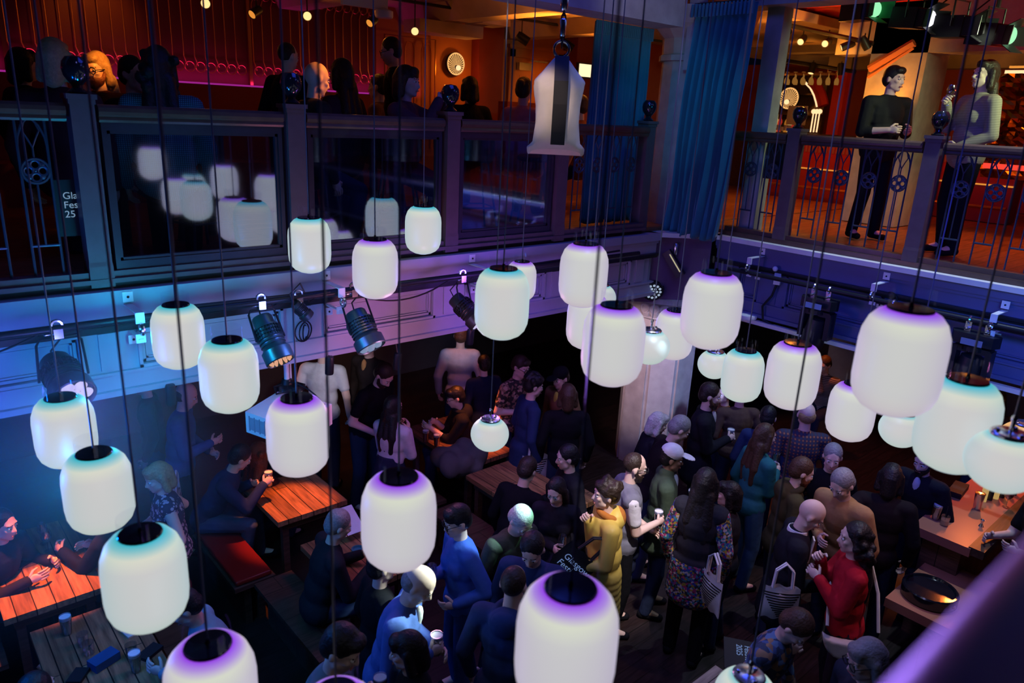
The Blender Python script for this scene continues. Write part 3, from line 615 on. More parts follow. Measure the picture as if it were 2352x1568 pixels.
def moving_head(p, label):
    t = thing('moving_head_light', label, 'stage light', p, 0, 'moving heads hanging from the right pipe')
    g = G(); g.prism([(-.16, -.10), (.16, -.10), (.20, 0), (.16, .10), (-.16, .10), (-.20, 0)], .10, Matrix.Translation((0, 0, -.13)) @ Matrix.Rotation(pi/2, 4, 'Z')); obj('base', g, K['blackp'], t, False, True)
    g = G(); g.box((-.185, -.02, -.135), (.01, .17, .055), .0); obj('control_panel', g, glow('panel_blue', (.05, .08, .5), .5), t, False, True)
    for s in (-1, 1):
        g = G(); g.box((0, s*.08, -.03), (.04, .05, .10)); g.torus((0, s*.08, .02), .032, .013, 12, 6, 0, Matrix.Rotation(pi/2, 3, 'X')); g.ell((-.05, s*.08, -.05), (.03, .02, .014), None, 8); obj('clamp', g, K['steel'], t, True, True)
    g = G(); g.lathe([(.08, -.18), (.10, -.20), (.10, -.24)], (0, 0, 0), 20)
    for s in (-1, 1): g.box((0, s*.14, -.36), (.13, .05, .28)); g.box((0, s*.09, -.235), (.12, .12, .05))
    obj('yoke', g, K['blackp'], t, False, True)
    g = G(); Q = Matrix.Rotation(pi+.12, 3, 'X'); g.lathe([(.06, -.14), (.10, -.12), (.115, 0), (.12, .12), (.115, .2), (.10, .22), (.0, .2)], (0, 0, -.42), 24, 0, Q); obj('head', g, K['blackp'], t, True, True)
    t.location = p
    return t
moving_head(Vector((xp, atx(1212+690, 655, xp).y+.05, zq-.02)), 'moving head hanging on the right pipe behind the lamp over the plaid shirt')
moving_head(Vector((xp, atx(2255, 725, xp).y, zq-.02)), 'moving head with lit blue control panel hanging at far right')
moving_head(Vector((xp, atx(2075, 690, xp).y, zq-.02)), 'moving head hidden behind the biggest right lamp')
p = atx(1786, 640, XR-.06); t = thing('junction_box', 'white junction box with grey cable on the navy fascia', 'junction box', p)
obj('cover', G().box(p, (.05, .07, .13), .3), K['white'], t, False); obj('socket', G().ell(p+Vector((-.03, .03, .11)), .03, None, 10), K['white'], t)
obj('cable', G().tube([p-Vector((0, 0, .06)), p+Vector((-.01, .03, -.2)), p+Vector((-.02, .12, -.34)), p+Vector((0, .1, -.5)), p+Vector((.02, -.1, -.56)), p+Vector((.02, -.5, -.58))], .014, 8), K['blackp'], t)
def cable(pts, r, label, m='black'): tag(obj('cable', G().tube(pts, r, 6), K[m]), label, 'cable', 'cables slung along the rigs')
def sag(a, b, s, n=14): return [Vector(a).lerp(Vector(b), i/n)-Vector((0, 0, s*4*(i/n)*(1-i/n))) for i in range(n+1)]
cable(sag((-.6, yp+.02, zp), (.75, yp+.03, zp), .16), .007, 'black cable drooping at far left under the pipe')
cable(sag((-.3, yp+.05, zp+.03), (2.6, yp-.03, zp+.02), .06), .006, 'thin cable along the pipe behind the split globe lamp')
cable(sag((2.75, yp+.05, zp), (3.85, yp+.05, zp), .15), .007, 'black cable drooping over the rose tinted panel mid fascia')
cable(sag((1.4, yp, zp+.04), (6.0, yp+.02, zp+.05), .03, 30), .012, 'thick cable bundle lying on the left pipe')
cable(sag((xp+.03, 4.3, zq), (xp+.02, -1.5, zq+.03), .05, 30), .012, 'thick cable bundle lying on the right pipe')
for (P_, lab) in ((aty(697, 760, YL-.06), 'coiled cable hanging under the small unlit can'), (atx(2045, 690, XR-.06), 'coiled cable beside the right bracket on the navy fascia')):
    g = G()
    for k in range(3): g.torus(P_+Vector((.01*k, .01*k, -.01*k)), .085-.012*k, .006, 20, 5, 0, Matrix.Rotation(.3+k*.3+(YAW if P_.x > 5 else 0), 3, 'Z') @ Matrix.Rotation(pi/2, 3, 'X'))
    tag(obj('cable_coil', g, K['black']), lab, 'cable')
for (x, y, l) in ((392, 905, 'small grey cylinder spot below the fascia over the man in blue'), (757, 838, 'small grey cylinder spot below the fascia over the white shirted back'), (913, 828, 'small grey cylinder spot by the cord of the big lamp'), (1080, 772, 'small grey cylinder spot below the bright violet can')):
    p = aty(x, y, 5.28); t = thing('cylinder_spotlight', l, 'spotlight', p, 0, 'cylinder spots under the left gallery edge')
    obj('housing', G().lathe([(0, -.08), (.034, -.08), (.036, -.07), (.036, .06), (.03, .075), (.0, .078)], p, 18, 0, Matrix.Rotation(.12, 3, 'X')), K['blackp'], t); obj('stem', G().tube([p+Vector((0, 0, .07)), (p.x, 5.32, 2.43)], .008, 6), K['blackp'], t)
p = at(1716, 731, 2.25); tag(obj('smoke_detector', G().lathe([(0, 0), (.10, .0), (.11, .02), (.11, .05), (.0, .06)], p, 24), K['white']), 'round white detector under the right gallery edge', 'detector')
# projector hung on a white pole
p = aty(655, 955, 5.12); zt = p.z+.07
pa, pb, pc = at(563, 945, zt), at(648, 893, zt), at(762, 928, zt); px_ = pa+pc-pb
t = thing('projector', 'white projector hung on a white pole behind a lit globe lamp', 'projector', p)
g = G(); q = [pa, pb, pc, px_]; g.add([Vector((v.x, v.y, zt)) for v in q]+[Vector((v.x, v.y, zt-.17)) for v in q], [(0, 3, 2, 1), (4, 5, 6, 7), (0, 1, 5, 4), (1, 2, 6, 5), (2, 3, 7, 6), (3, 0, 4, 7)]); obj('housing', g, K['white'], t, False)
ed = (px_-pa); g = G()
for k in range(9):
    c = pa+ed*(.08+.1*k); g.box((c.x, c.y, zt-.085), (.008, .012, .12), atan2(ed.y, ed.x)); g.box((c.x+ed.x*.04, c.y+ed.y*.04, zt-.085), (.05, .006, .10), atan2(ed.y, ed.x))
obj('vent_grille', g, K['paint'], t, False)
m_ = (pa+pb+pc+px_)/4; pole = at(660, 893, zt)
obj('pole', G().tube([pole, (pole.x, pole.y, zp+.12)], .022, 12).tube([pole+Vector((.035, 0, 0)), (pole.x+.035, pole.y, zp+.08)], .008, 8), K['white'], t)
g = G(); g.lathe([(.09, 0), (.09, .03), (.05, .05), (.04, .09)], pole, 16); g.box(pole+Vector((.05, -.06, .02)), (.12, .09, .05), .4); obj('mount_plate', g, K['blackp'], t)
g = G(); g.tube([pole+Vector((-.02, 0, .05)), pole+Vector((-.12, -.02, .05)), pole+Vector((-.13, -.08, .01)), pole+Vector((-.04, -.1, .02))], .009, 6); g.tube(sag(pole+Vector((0, 0, .06)), m_+Vector((.25, -.1, 0)), -.05), .006, 6); obj('cable', g, K['black'], t)
lamp('SPOT', 'spot_light', (pole.x-.3, pole.y-.1, 2.95), (1, .8, .8), 60, m_, .03, 70, .6)
# ================================================================ upper galleries: fittings and light
# brass trellis on the burgundy wall: a row of rings, bars, a row of rings
def trellis(x0, n, sp, label, z0=4.70, z1=5.74):
    t = thing('brass_wall_trellis', label, 'wall trellis', (x0+n*sp/2, 9.97, z0), 0, 'brass trellises on the burgundy wall')
    g = G(); My = Matrix.Rotation(pi/2, 3, 'X'); r = sp*.46; y = 9.965
    for i in range(n):
        x = x0+(i+.5)*sp
        g.torus((x, y, z0+r), r, .006, 16, 5, 0, My); g.torus((x, y, z1-r), r, .006, 16, 5, 0, My)
        xl = x-sp/2
        g.tube([(xl+.04, y, z0+r*1.2), (xl, y, z0+2*r+.06), (xl, y, z1-2*r-.06), (xl+.04, y, z1-r*1.2)], .007, 5)
    obj('lattice', g, K['brass'], t)
trellis(-2.05, 26, .13, 'brass ring trellis at the far left of the burgundy wall, behind the light haired person'); trellis(1.45, 20, .13, 'brass ring trellis on the burgundy wall above the long haired bearded man'); trellis(4.15, 14, .13, 'brass ring trellis in the shade right of the amber lit one')
for x in (1.42, 4.1): tag(obj('brass_bar', G().bx((x-.02, 9.94, 4.1), (x+.02, 9.98, 5.7)), K['brass'], None, False), 'upright brass bar at the edge of the amber trellis' if x < 2 else 'upright brass bar between the amber and the shaded trellis', 'wall bar')
g = G(); My = Matrix.Rotation(pi/2, 3, 'X')
for k, x in enumerate((6.15, 6.45, 6.75)):
    g.tube([(x, 9.93, ZG+.6), (x, 9.93, 5.25), (x+.03, 9.93, 5.33), (x+.13, 9.93, 5.33), (x+.16, 9.93, 5.25), (x+.16, 9.93, ZG+.6)], .012, 6)
g.tube([(6.1, 9.93, ZG+.6), (6.1, 9.93, 5.4), (7.0, 9.93, 5.4), (7.0, 9.93, ZG+.6)], .014, 6)
tag(obj('arched_wall_rails', g, K['brass']), 'tall brass arched rails left of the fan shaped wall lamp', 'wall trellis')
g = G(); g.bx((-8, 9.3, ZG), (6.0, 9.98, 3.65)); g.bx((-8, 9.78, 3.65), (6.0, 9.98, 4.55))
tag(obj('banquette', g, K['plum'], None, False), 'long plum banquette under the magenta lit wall', 'banquette')
tag(obj('led_strip', G().bx((-8, 9.93, 4.56), (6.0, 9.97, 4.58)), K['gmag'], None, False), 'magenta LED strip along the top of the banquette', 'led strip')
for x in (-5, -1.5, 2, 5): lamp('AREA', 'cove_light', (x, 9.86, 4.6), (1, .03, .55), 3.2, (x, 10.0, 4.85), 3.4, sy=.05)
tag(obj('booth', G().bx((7.1, 8.3, ZG), (8.9, 8.5, 4.55)), K['plum'], None, False), 'dark plum booth back below the fan shaped wall lamp', 'booth')
# fan shaped wall lamp
def rosette(p, R_, ax, label, side):
    t = thing('fan_wall_lamp', label, 'wall lamp', p); M3 = ax
    g = G(); g.lathe([(R_, -.01), (R_*1.03, 0), (R_*1.03, .03), (R_*.94, .045), (.9*R_, .03), (0, .03)], p, 32, 0, M3, False); obj('dish', g, K['black'], t)
    g = G(); g.torus(p+M3 @ Vector((0, 0, .05)), .95*R_, .06*R_, 32, 6, 0, M3)
    c = Vector((side*.2*R_, -.35*R_, .05))
    for k in range(26):
        a = 2*pi*k/26; e = Vector((.95*R_*cos(a), .95*R_*sin(a), .05)); s = c+(e-c)*.2
        g.tube([p+M3 @ s, p+M3 @ e], [.012*R_, .045*R_], 5)
    obj('spokes', g, K['gneonw'] if 'gneonw' in K else glow('brass_glow', (1, .5, .16), 1.0), t)  # bulb light on the brass spokes put in as emission
    obj('bulb', G().ell(p+M3 @ (c+Vector((0, 0, .05))), .24*R_, None, 16), K['gneon'], t)
    lamp('POINT', 'bulb_light', p+M3 @ (c+Vector((0, 0, .35))), AMB, 5, None, .05)
    return t
MY = Matrix(((1, 0, 0), (0, 0, -1), (0, 1, 0)))       # disc facing -Y
p = aty(1043, 147, 9.93); rosette(p, .165, MY, 'round fan shaped brass wall lamp on the terracotta wall', .35)
# screen
a, b = aty(1331, 146, 9.6), aty(1381, 180, 9.6); t = thing('wall_screen', 'glowing blank screen right of the door on the left gallery', 'screen', aty(1356, 163, 9.6))
obj('bezel', G().bx((a.x-.02, 9.6, b.z-.02), (b.x+.02, 9.66, a.z+.02)), K['black'], t, False); obj('display', G().bx((a.x, 9.59, b.z), (b.x, 9.605, a.z)), glow('screen_glow', (1, .78, .45), 1.3), t, False)
# ceiling spots and track lights
def trackspot(p, d, label, lit, mt='gamber', r=.045, L=.14, zc=None, grp='track spotlights'):
    d = Vector(d).normalized(); Q = d.to_track_quat('Z', 'Y').to_matrix(); t = thing('track_spotlight', label, 'spotlight', p, 0, grp)
    obj('barrel', G().lathe([(0, -L), (r*.8, -L), (r, -L*.8), (r, .0), (r*.9, .0), (r*.85, -.01), (0, -.012)], p, 16, 0, Q, False), K['blackp'], t)
    obj('lens', G().lathe([(0, .0), (r*.8, -.004), (r*.84, -.01)], p, 16, 0, Q, False), K[mt] if lit else K['gor'], t)
    q = Vector(p)-d*L*.6; obj('stem', G().tube([q, (q.x, q.y, zc or 5.79)], .008, 6), K['blackp'], t)
    return t
tk = 8.6
for (x, y, lit, l) in ((472, 8, 1, 'lit ceiling spot above the amber trellis at the top edge'), (578, 34, 0, 'dim ceiling spot right of the lit one at the top edge'), (706, 37, 1, 'lit ceiling spot beside the long dark cord'), (848, 54, 0, 'dim ceiling spot over the man with glasses'), (953, 72, 1, 'bright amber ceiling spot left of the fan wall lamp')):
    p = aty(x, y, tk); trackspot(p, (-p.x, -p.y, EYE-p.z-.6*(1-lit)) if lit else (-.9, -.3, -.6), l, lit, r=.055)
    if lit: lamp('POINT', 'spot_light', p+Vector((-.1, -.15, -.12)), AMB, 1.6, None, .04)
a, b = aty(300, 8, tk), aty(1390, 112, 8.2)
tag(obj('lighting_track', G().tube([(0, 8.7, 5.70), (12, 8.7, 5.70)], .02, 6), K['blackp']), 'black track across the left gallery ceiling', 'lighting track')
for (x, y, l) in ((1213, 97, 'black unlit spot on the left gallery ceiling above the door'), (1315, 112, 'black boxy spot on the ceiling above the glowing screen')):
    p = aty(x, y, 9.0); trackspot(p, (.7, -.5, -.5), l, 0, r=.07, L=.2)
p = aty(882, 30, 7.6); tag(obj('smoke_detector', G().lathe([(0, -.05), (.09, -.05), (.10, -.03), (.10, .02), (0, .06)], p, 20).bx((p.x-.5, p.y, p.z+.03), (p.x+.05, p.y+.05, 5.8)), K['white']), 'white detector on the amber lit left gallery ceiling', 'detector')
for (x, y, Y, l) in ((1020, 85, 9.2, 'amber lit air vent unit under the left gallery ceiling'), (1120, 62, 8.8, 'pale domed ceiling fitting near the door of the left gallery')):
    p = aty(x, y, Y); tag(obj('ceiling_unit', G().box((p.x, p.y, p.z+.1), (1.1 if x < 1100 else .5, .4, .16)).tube([(p.x, p.y, p.z+.1), (p.x, p.y, 5.79)], .05, 8), K['ceil']), l, 'ceiling unit')
for (x, y, z, e, to, an) in ((2.35, 9.3, 5.7, 16, (2.3, 10, 5.2), 80), (5.8, 6.4, 4.9, 18, (6.2, 6.8, 6), 80), (6.8, 7.0, 4.8, 190, (7.0, 7.4, 6), 90), (8.8, 7.6, 4.9, 90, (8.4, 7.8, 6), 90), (7.4, 8.8, 5.3, 14, (7.3, 10, 4.6), 70), (9.3, 8.7, 5.0, 34, (9.2, 10, 4.7), 60), (8.2, 7.5, 5.2, 20, (7.2, 7.0, 3.2), 80)):
    lamp('SPOT', 'gallery_light', (x, y, z), AMB, e, to, .08, an, .8)  # uplights in this list are added to brighten the ceiling beams
lamp('SPOT', 'gallery_light', (1.9, 6.5, 5.3), AMB, 130, aty(226, 178, 7.6), .03, 15, .5)  # added to light the bearded man orange
lamp('SPOT', 'gallery_light', (4.9, 8.6, 5.5), AMB, 12, (4.5, 6.8, 4.3), .03, 60, .5)
lamp('SPOT', 'gallery_light', (4.3, 5.75, 5.5), AMB, 170, aty(734, 178, 6.3), .03, 13, .5)  # added to light the bald head orange
# --- stools and tall tables behind the glass
def stool(p, rz, label):
    t = thing('bar_stool', label, 'stool', p, rz, 'metal backed bar stools behind the glass panels'); g = G(); n = 18
    vs = []
    for z in (.72, 1.04):
        for r in (.20, .215):
            for i in range(n+1): a = pi/2+ (i/n)*pi; vs.append((r*cos(a), r*sin(a)*1.05, z))
    m_ = n+1; fs = []
    for i in range(n):
        fs += [(m_+i, m_+i+1, 3*m_+i+1, 3*m_+i), (i, 2*m_+i, 2*m_+i+1, i+1), (2*m_+i, 3*m_+i, 3*m_+i+1, 2*m_+i+1), (i, i+1, m_+i+1, m_+i)]
    g.add(vs, fs); obj('backrest', g, K['steel'], t, True, True)
    obj('seat', G().lathe([(0, .70), (.19, .70), (.21, .72), (.21, .75), (.18, .77), (0, .775)], (0, 0, 0), 22), K['black'], t, True, True)
    for sx in (-1, 1):
        for sy in (-1, 1): obj('leg', G().tube([(sx*.12, sy*.12, .70), (sx*.22, sy*.22, 0)], .012, 6), K['iron'], t, True, True)
    g = G(); g.tube([(-.19, -.19, .25), (.19, -.19, .25), (.19, .19, .25), (-.19, .19, .25)], .009, 6, closed=True); obj('foot_ring', g, K['iron'], t, True, True)
    return t
st0 = None
for (x, y, rz, l) in ((445, 330, pi/2+.3, 'steel backed bar stool beside the gingham blouse woman, seen through the glass'), (720, 430, 2.4, 'steel backed bar stool behind the second newel post'), (915, 360, .9, 'teal lit steel bar stool behind the second glass panel'), (1088, 345, 1.2, 'shiny steel backed bar stool behind the third glass panel'), (1230, 380, 2.6, 'dark bar stool near the pink topped woman, behind the third glass panel')):
    p = aty(x, y, 6.15); q = (p.x, 6.15, ZG)
    if st0 is None: st0 = stool(q, rz, l)
    else: dup(st0, q, rz, l)
def pubtable(p, sx, sy, h, label, top=None, n=4, thk=.05, grp=None):
    t = thing('wooden_table', label, 'table', p, 0, grp)
    obj('table_top', G().bx((-sx/2, -sy/2, h-thk), (sx/2, sy/2, h)), top or K['tablet'], t, False, True)
    obj('apron', G().bx((-sx/2+.06, -sy/2+.06, h-thk-.09), (sx/2-.06, sy/2-.06, h-thk)), K['dwood'], t, False, True)
    for a in (-1, 1):
        for b in (-1, 1): obj('leg', G().bx((a*(sx/2-.10)-.03, b*(sy/2-.1)-.03, 0), (a*(sx/2-.1)+.03, b*(sy/2-.1)+.03, h-thk)), K['dwood'], t, False, True)
    return t
pubtable((2.0, 6.75, ZG), 1.0, .5, 1.06, 'tall dark table in front of the gingham blouse woman', K['dwood']); pubtable((3.5, 6.8, ZG), 1.1, .5, 1.06, 'tall dark table at the bald man behind the second glass panel', K['dwood'])
# --- right gallery: bar, shelves, arch, glass rack
XB = 12.4; a = atx(1770, 312, XB); b = atx(2352, 335, XB); zt = 4.30
t = thing('bar_counter', 'long bar counter with red lit front on the right gallery', 'bar counter', (XB, (a.y+b.y)/2, ZG))
obj('counter_top', G().bx((XB-.15, b.y, zt-.06), (XB+.5, a.y, zt)), K['dwood'], t, False); obj('front_panel', G().bx((XB, b.y, ZG), (XB+.4, a.y, zt-.06)), K['plum'], t, False)
g = G(); y = b.y
while y < a.y: g.bx((XB-.015, y, zt-.30), (XB, y+.03, zt-.10)); y += .06
obj('ribbed_panel', g, glow('red_rib_glow', (1, .08, .02), .12), t, False); obj('led_strip', G().bx((XB-.03, b.y, zt-.075), (XB-.01, a.y, zt-.062)), K['gred'], t, False)  # red light on the ribs put in as faint emission
obj('foot_rail', G().tube([(XB-.12, b.y, ZG+.22), (XB-.12, a.y, ZG+.22)], .025, 8), K['brass'], t)
for z in (ZG+.52, ZG+.95): obj('trim_strip', G().bx((XB-.02, b.y, z), (XB, a.y, z+.02)), K['gor'], t, False)
lamp('AREA', 'bar_light', (XB-.35, (a.y+b.y)/2-.3, 4.15), RED, 7, (XB, (a.y+b.y)/2-.3, 3.6), 4.0, sy=.1)
for y in (.6, 2.4, 4.2): lamp('SPOT', 'gallery_light', (10.7, y, 5.3), (1, .2, .03), 80, (10.6, y, ZG), .1, 110, .7)
lamp('SPOT', 'gallery_light', (9.0, .8, 5.5), (1, .06, .02), 26, (9.3, .6, ZG), .1, 110, .7)
lamp('AREA', 'gallery_light', (9.2, 1.6, 5.2), RED, 14, (9.2, 1.6, 6), 2.5)
lamp('SPOT', 'gallery_light', (9.72, atx(2020, 200, 9.72).y, 4.55), AMB, 60, atx(2025, 175, 10.2), .05, 110, .9)
for q_ in ((9.6, 5.3, 5.2), (11.2, 6.2, 5.2), (9.4, 3.4, 5.2)): lamp('SPOT', 'gallery_light', q_, (1, .24, .03), 90, (q_[0], q_[1], ZG), .1, 100, .8)  # spots added to brighten the orange floor
lamp('SPOT', 'gallery_light', (12.3, 4.6, 5.2), AMB, 30, (14.0, 5.4, 4.9), .1, 120, .8)
lamp('SPOT', 'gallery_light', (11.4, 3.6, 4.9), AMB, 24, (11.6, 4.0, 6), .1, 120, .8)
lamp('SPOT', 'gallery_light', (12.9, 4.4, 5.0), RED, 70, (13.55, 4.1, 4.8), .05, 80, .8)
c0, c1 = atx(1772, 290, 14.3), atx(1860, 200, 14.3)
t = thing('back_bar_shelf', 'dark bottle shelves behind the upstairs bar', 'shelf unit', (14.3, c0.y, 4.2))
g = G(); g.bx((14.4, c1.y-.3, 3.9), (14.5, c0.y+.4, 5.4)); [g.bx((14.2, c1.y-.3, z), (14.4, c0.y+.4, z+.03)) for z in (4.25, 4.62, 5.0)]; obj('carcass', g, K['dwood'], t, False)
bt = None
def bottle(p, m, label, s=1.0, cap='gold'):
    t = thing('bottle', label, 'bottle', p, 0, 'spirit bottles on the upstairs bar'); g = G()
    g.lathe([(0, 0), (.034*s, 0), (.036*s, .02*s), (.036*s, .17*s), (.03*s, .20*s), (.013*s, .235*s), (.012*s, .29*s), (0, .29*s)], (0, 0, 0), 14, 0, None, False); obj('body', g, m, t, True, True)
    obj('label', G().lathe([(.0365*s, .06*s), (.0365*s, .14*s)], (0, 0, 0), 14, 0, None, False), K['white'], t, True, True); return t
bm = [glow('amber_spirit_glow', (1, .35, .04), .35), glow('clear_spirit_glow', (1, .62, .2), .45), glow('red_spirit_glow', (.9, .05, .03), .35), mat('dark_bottle', (.02, .03, .02), .2)]  # bar light in the bottles painted as emission
words_ = ['tall amber', 'pale gold', 'red', 'dark green', 'glowing amber', 'cream gold', 'ruby', 'black']
for i in range(8):
    x = 1774+i*8; p = atx(x, 292, 13.6); bottle((13.6, p.y, zt-.05), bm[i % 4], '%s bottle on the upstairs bar, %s from the concrete pier' % (words_[i], ['first', 'second', 'third', 'fourth', 'fifth', 'sixth', 'seventh', 'eighth'][i]), 1.25 if i % 3 else 1.0)
tag(obj('back_counter', G().bx((13.4, c1.y-.3, ZG), (13.8, c0.y+.5, zt-.06)), K['dwood'], None, False), 'dark back counter carrying the bottles upstairs', 'counter')
p = atx(1815, 226, 14.1); rosette(p, .20, Matrix(((0, 0, -1), (-1, 0, 0), (0, 1, 0))), 'fan shaped brass lamp on the back bar among the bottles', -.2)
tag(obj('framed_notice', G().box((13.45, atx(1830, 265, 13.45).y, atx(1830, 265, 13.45).z), (.02, .38, .34)).bx((13.45, atx(1830, 265, 13.45).y-.03, zt-.06), (13.48, atx(1830, 265, 13.45).y+.03, atx(1830, 265, 13.45).z)), K['canvas'], None, False), 'small pale framed notice on the upstairs bar', 'frame')
pts = [atx(x, y, 13.45) for x, y in ((1850, 190), (1862, 202), (1870, 218), (1875, 235), (1877, 245))]
t = thing('neon_arch', 'glowing warm white arch tube beside the red wall upstairs', 'light', pts[2]); obj('tube', G().tube(pts, .022, 8), K['gneon'], t); obj('backing', G().tube([v+Vector((.05, -.09, .02)) for v in pts], .1, 6), K['redw'], t)
for i in range(3):
    p = atx(1869+i*7, 256, 12.9); tag(obj('globe_bulb', G().ell(p, .042, None, 12).tube([p, p-Vector((0, 0, .35))], .012, 6), K['gneon']), '%s of three glowing bulbs on the upstairs bar' % ['left one', 'middle one', 'right one'][i], 'bulb', 'three bulbs on the upstairs bar')
ra, rb = atx(1765, 178, 12.6), atx(1925, 186, 12.6)
t = thing('glass_rack', 'brass rack of hanging wine glasses over the upstairs bar', 'rack', ra)
g = G(); [g.tube([(12.4+dx, ra.y, ra.z+.06), (12.4+dx, rb.y, ra.z+.06)], .012, 6) for dx in (0, .2, .4)]; [g.tube([(12.4, y, ra.z+.06), (12.4, y, 5.52)], .012, 6) for y in (ra.y-.1, rb.y+.1)]; obj('rails', g, K['brass'], t)
hg = None
gl = glow('amber_glass_glow', (1, .42, .08), .22)  # amber light on the hanging glasses put in as emission
for i in range(26):
    y = ra.y+(rb.y-ra.y)*(i+.5)/26; dx = (i % 3)*.2
    if hg is None:
        g = G(); g.lathe([(.035, .045), (.006, .04), (.005, -.03), (.03, -.06), (.038, -.10), (.032, -.14)], (0, 0, 0), 12, 0, None, False); hg = tag(obj('hanging_wine_glass', g, gl), 'stemmed glass hanging upside down in the brass rack upstairs', 'glass', 'wine glasses in the rack'); o = hg
    else: o = hg.copy(); COL.objects.link(o)
    o.location = (12.4+dx, y, ra.z+.03)
lamp('POINT', 'bar_light', (12.6, (ra.y+rb.y)/2, ra.z+.35), AMB, 16, None, .1)
for (x, y, X, d, lit, l) in ((1795, 86, 10.0, (-.8, .2, -.6), 1, 'spot on the right track next to the concrete pier'), (1838, 97, 10.0, (-.9, -.2, -.5), 1, 'second lit spot on the right gallery track'), (1894, 101, 10.0, (-.9, -.1, -.3), 1, 'starry bright spot on the right gallery track'), (1932, 110, 10.0, (-.5, .7, -.4), 1, 'spot on the right track turned to the left'), (1993, 112, 10.0, (.5, -.4, -.8), 0, 'unlit black spot at the end of the right track'), (1862, 169, 11.6, (-.3, 0, -.9), 1, 'lower track spot above the glass rack'), (1798, 152, 11.6, (.3, .2, -.9), 0, 'unlit lower track spot near the concrete pier'), (1930, 172, 11.6, (.2, 0, -1), 0, 'unlit lower track spot above the red wall')):
    p = atx(x, y, X); trackspot(p, d, l, lit, r=.05, L=.17, zc=atx(x, y-12, X).z+.12)
    if lit: lamp('POINT', 'spot_light', p+Vector(d).normalized()*.1, AMB, 5, None, .03)
for (x0, y0, x1, y1, X, l) in ((1785, 52, 2005, 100, 10.05, 'upper black track over the right gallery'), (1780, 135, 1965, 165, 11.65, 'lower black track over the right gallery')):
    tag(obj('lighting_track', [q.tube([atx(x0, y0, X).lerp(atx(x1, y1, X), f), atx(x0, y0, X).lerp(atx(x1, y1, X), f)*Vector((1, 1, 0))+Vector((0, 0, 5.96 if X < 11 else 5.52))] if 0 else [atx(x0, y0, X).lerp(atx(x1, y1, X), f), (X, atx(x0, y0, X).lerp(atx(x1, y1, X), f).y, 5.96 if X < 11 else 5.52)], .012, 6) for q in [G().tube([atx(x0, y0, X), atx(x1, y1, X)], .03, 6)] for f in (.05, .95)][-1], K['blackp']), l, 'lighting track')
# theatre lanterns
def lantern(x, y, X, d, col, label, flap=None):
    p = atx(x, y, X); d = Vector(d).normalized(); Q = d.to_track_quat('Z', 'Y').to_matrix(); t = thing('theatre_lantern', label, 'stage light', p, 0, 'theatre lanterns on the right gallery ceiling')
    obj('housing', G().box(p-d*.05, (.20, .20, .30), 0, 0, Q).box(p+d*.13, (.17, .17, .1), 0, 0, Q), K['blackp'], t, False)
    obj('lens', G().lathe([(0, .02), (.075, .0), (.08, -.02)], p+d*.20, 20, 0, Q, False), K[col], t)
    g = G()
    for k in range(4):
        a = k*pi/2; c = p+d*.24+Q @ Vector((.11*cos(a), .11*sin(a), 0)); g.box(c, (.006, .17, .14), 0, 0, Q @ Matrix.Rotation(a, 3, 'Z') @ Matrix.Rotation(.5, 3, 'Y'))
    obj('barn_doors', g, flap or K['blackp'], t, False)
    g = G(); s = d.cross(Vector((0, 0, 1))).normalized(); h = p+Vector((0, 0, .24)); g.tube([p+s*.12, h+s*.12, h-s*.12, p-s*.12], .01, 6); g.tube([h, Vector((h.x, h.y, max(h.z+.02, 5.955)))], .02, 6); obj('yoke', g, K['blackp'], t)
    obj('cable', G().tube([p-d*.2, p-d*.28+Vector((0, 0, .06)), p-d*.24+Vector((0, 0, .2)), h+Vector((0, 0, .15))], .008, 6), K['black'], t)
XH = 8.5
lantern(1978, 25, XH, (-.3, -.9, .0), 'ggreen', 'lantern with green lit flaps at the top of the right gallery', mat('green_flap', (.02, .3, .1), .5))
lantern(2098, 42, XH, (-.25, -.95, -.1), 'gwhite', 'lantern with white shining lens over the man in black')
lantern(2200, 62, XH, (-.2, -.95, -.05), 'black', 'unlit lantern between the white and the green lit ones')
lantern(2278, 80, XH, (-.3, -.9, -.1), 'ggreen', 'lantern with green shining lens above the woman with wine')
lamp('SPOT', 'spot_light', (8.1, 1.2, 5.5), (.75, 1, .5), 170, atx(2262, 185, 8.6), .04, 60, .7)
lamp('SPOT', 'spot_light', (8.2, 2.6, 5.4), (.85, .9, .6), 45, atx(2060, 190, 8.7), .04, 50, .7)
lamp('SPOT', 'spot_light', (10.3, -.4, 5.0), RED, 22, (8.9, 1.3, 4.5), .04, 60, .7)
p = atx(2335, 166, 11.0); q = atx(2335, 154, 11.0); tag(obj('strip_light', G().bx((11, p.y-1.6, p.z-.015), (11.05, p.y+.13, p.z+.025)), K['gneon'], None, False), 'lower orange strip light at the far right of the gallery', 'light'); tag(obj('strip_light', G().bx((11, q.y-1.6, q.z-.01), (11.05, q.y+.08, q.z+.015)), K['gor'], None, False), 'thin upper orange strip light at the far right of the gallery', 'light')
p = atx(2300, 383, 10.3); tag(obj('heater_bar', G().bx((10.3, p.y-1.5, p.z-.03), (10.36, p.y+.2, p.z+.03)), K['gred'], None, False), 'glowing red strip low behind the right railing', 'light')
p = atx(2325, 300, 10.9); g = G(); rnd = random.Random(4); n = 24
vs = [(10.9+rnd.uniform(-.05, .05), p.y-1.4+1.65*i/n, 3.9+1.25*j/n) for j in range(n+1) for i in range(n+1)]
g.add(vs, [(j*(n+1)+i, j*(n+1)+i+1, (j+1)*(n+1)+i+1, (j+1)*(n+1)+i) for j in range(n) for i in range(n)]); tag(obj('foil_curtain', g, mat('gold_foil', (.3, .12, .02), .25, 1), None, False), 'crinkled gold foil curtain at the right edge', 'foil curtain')
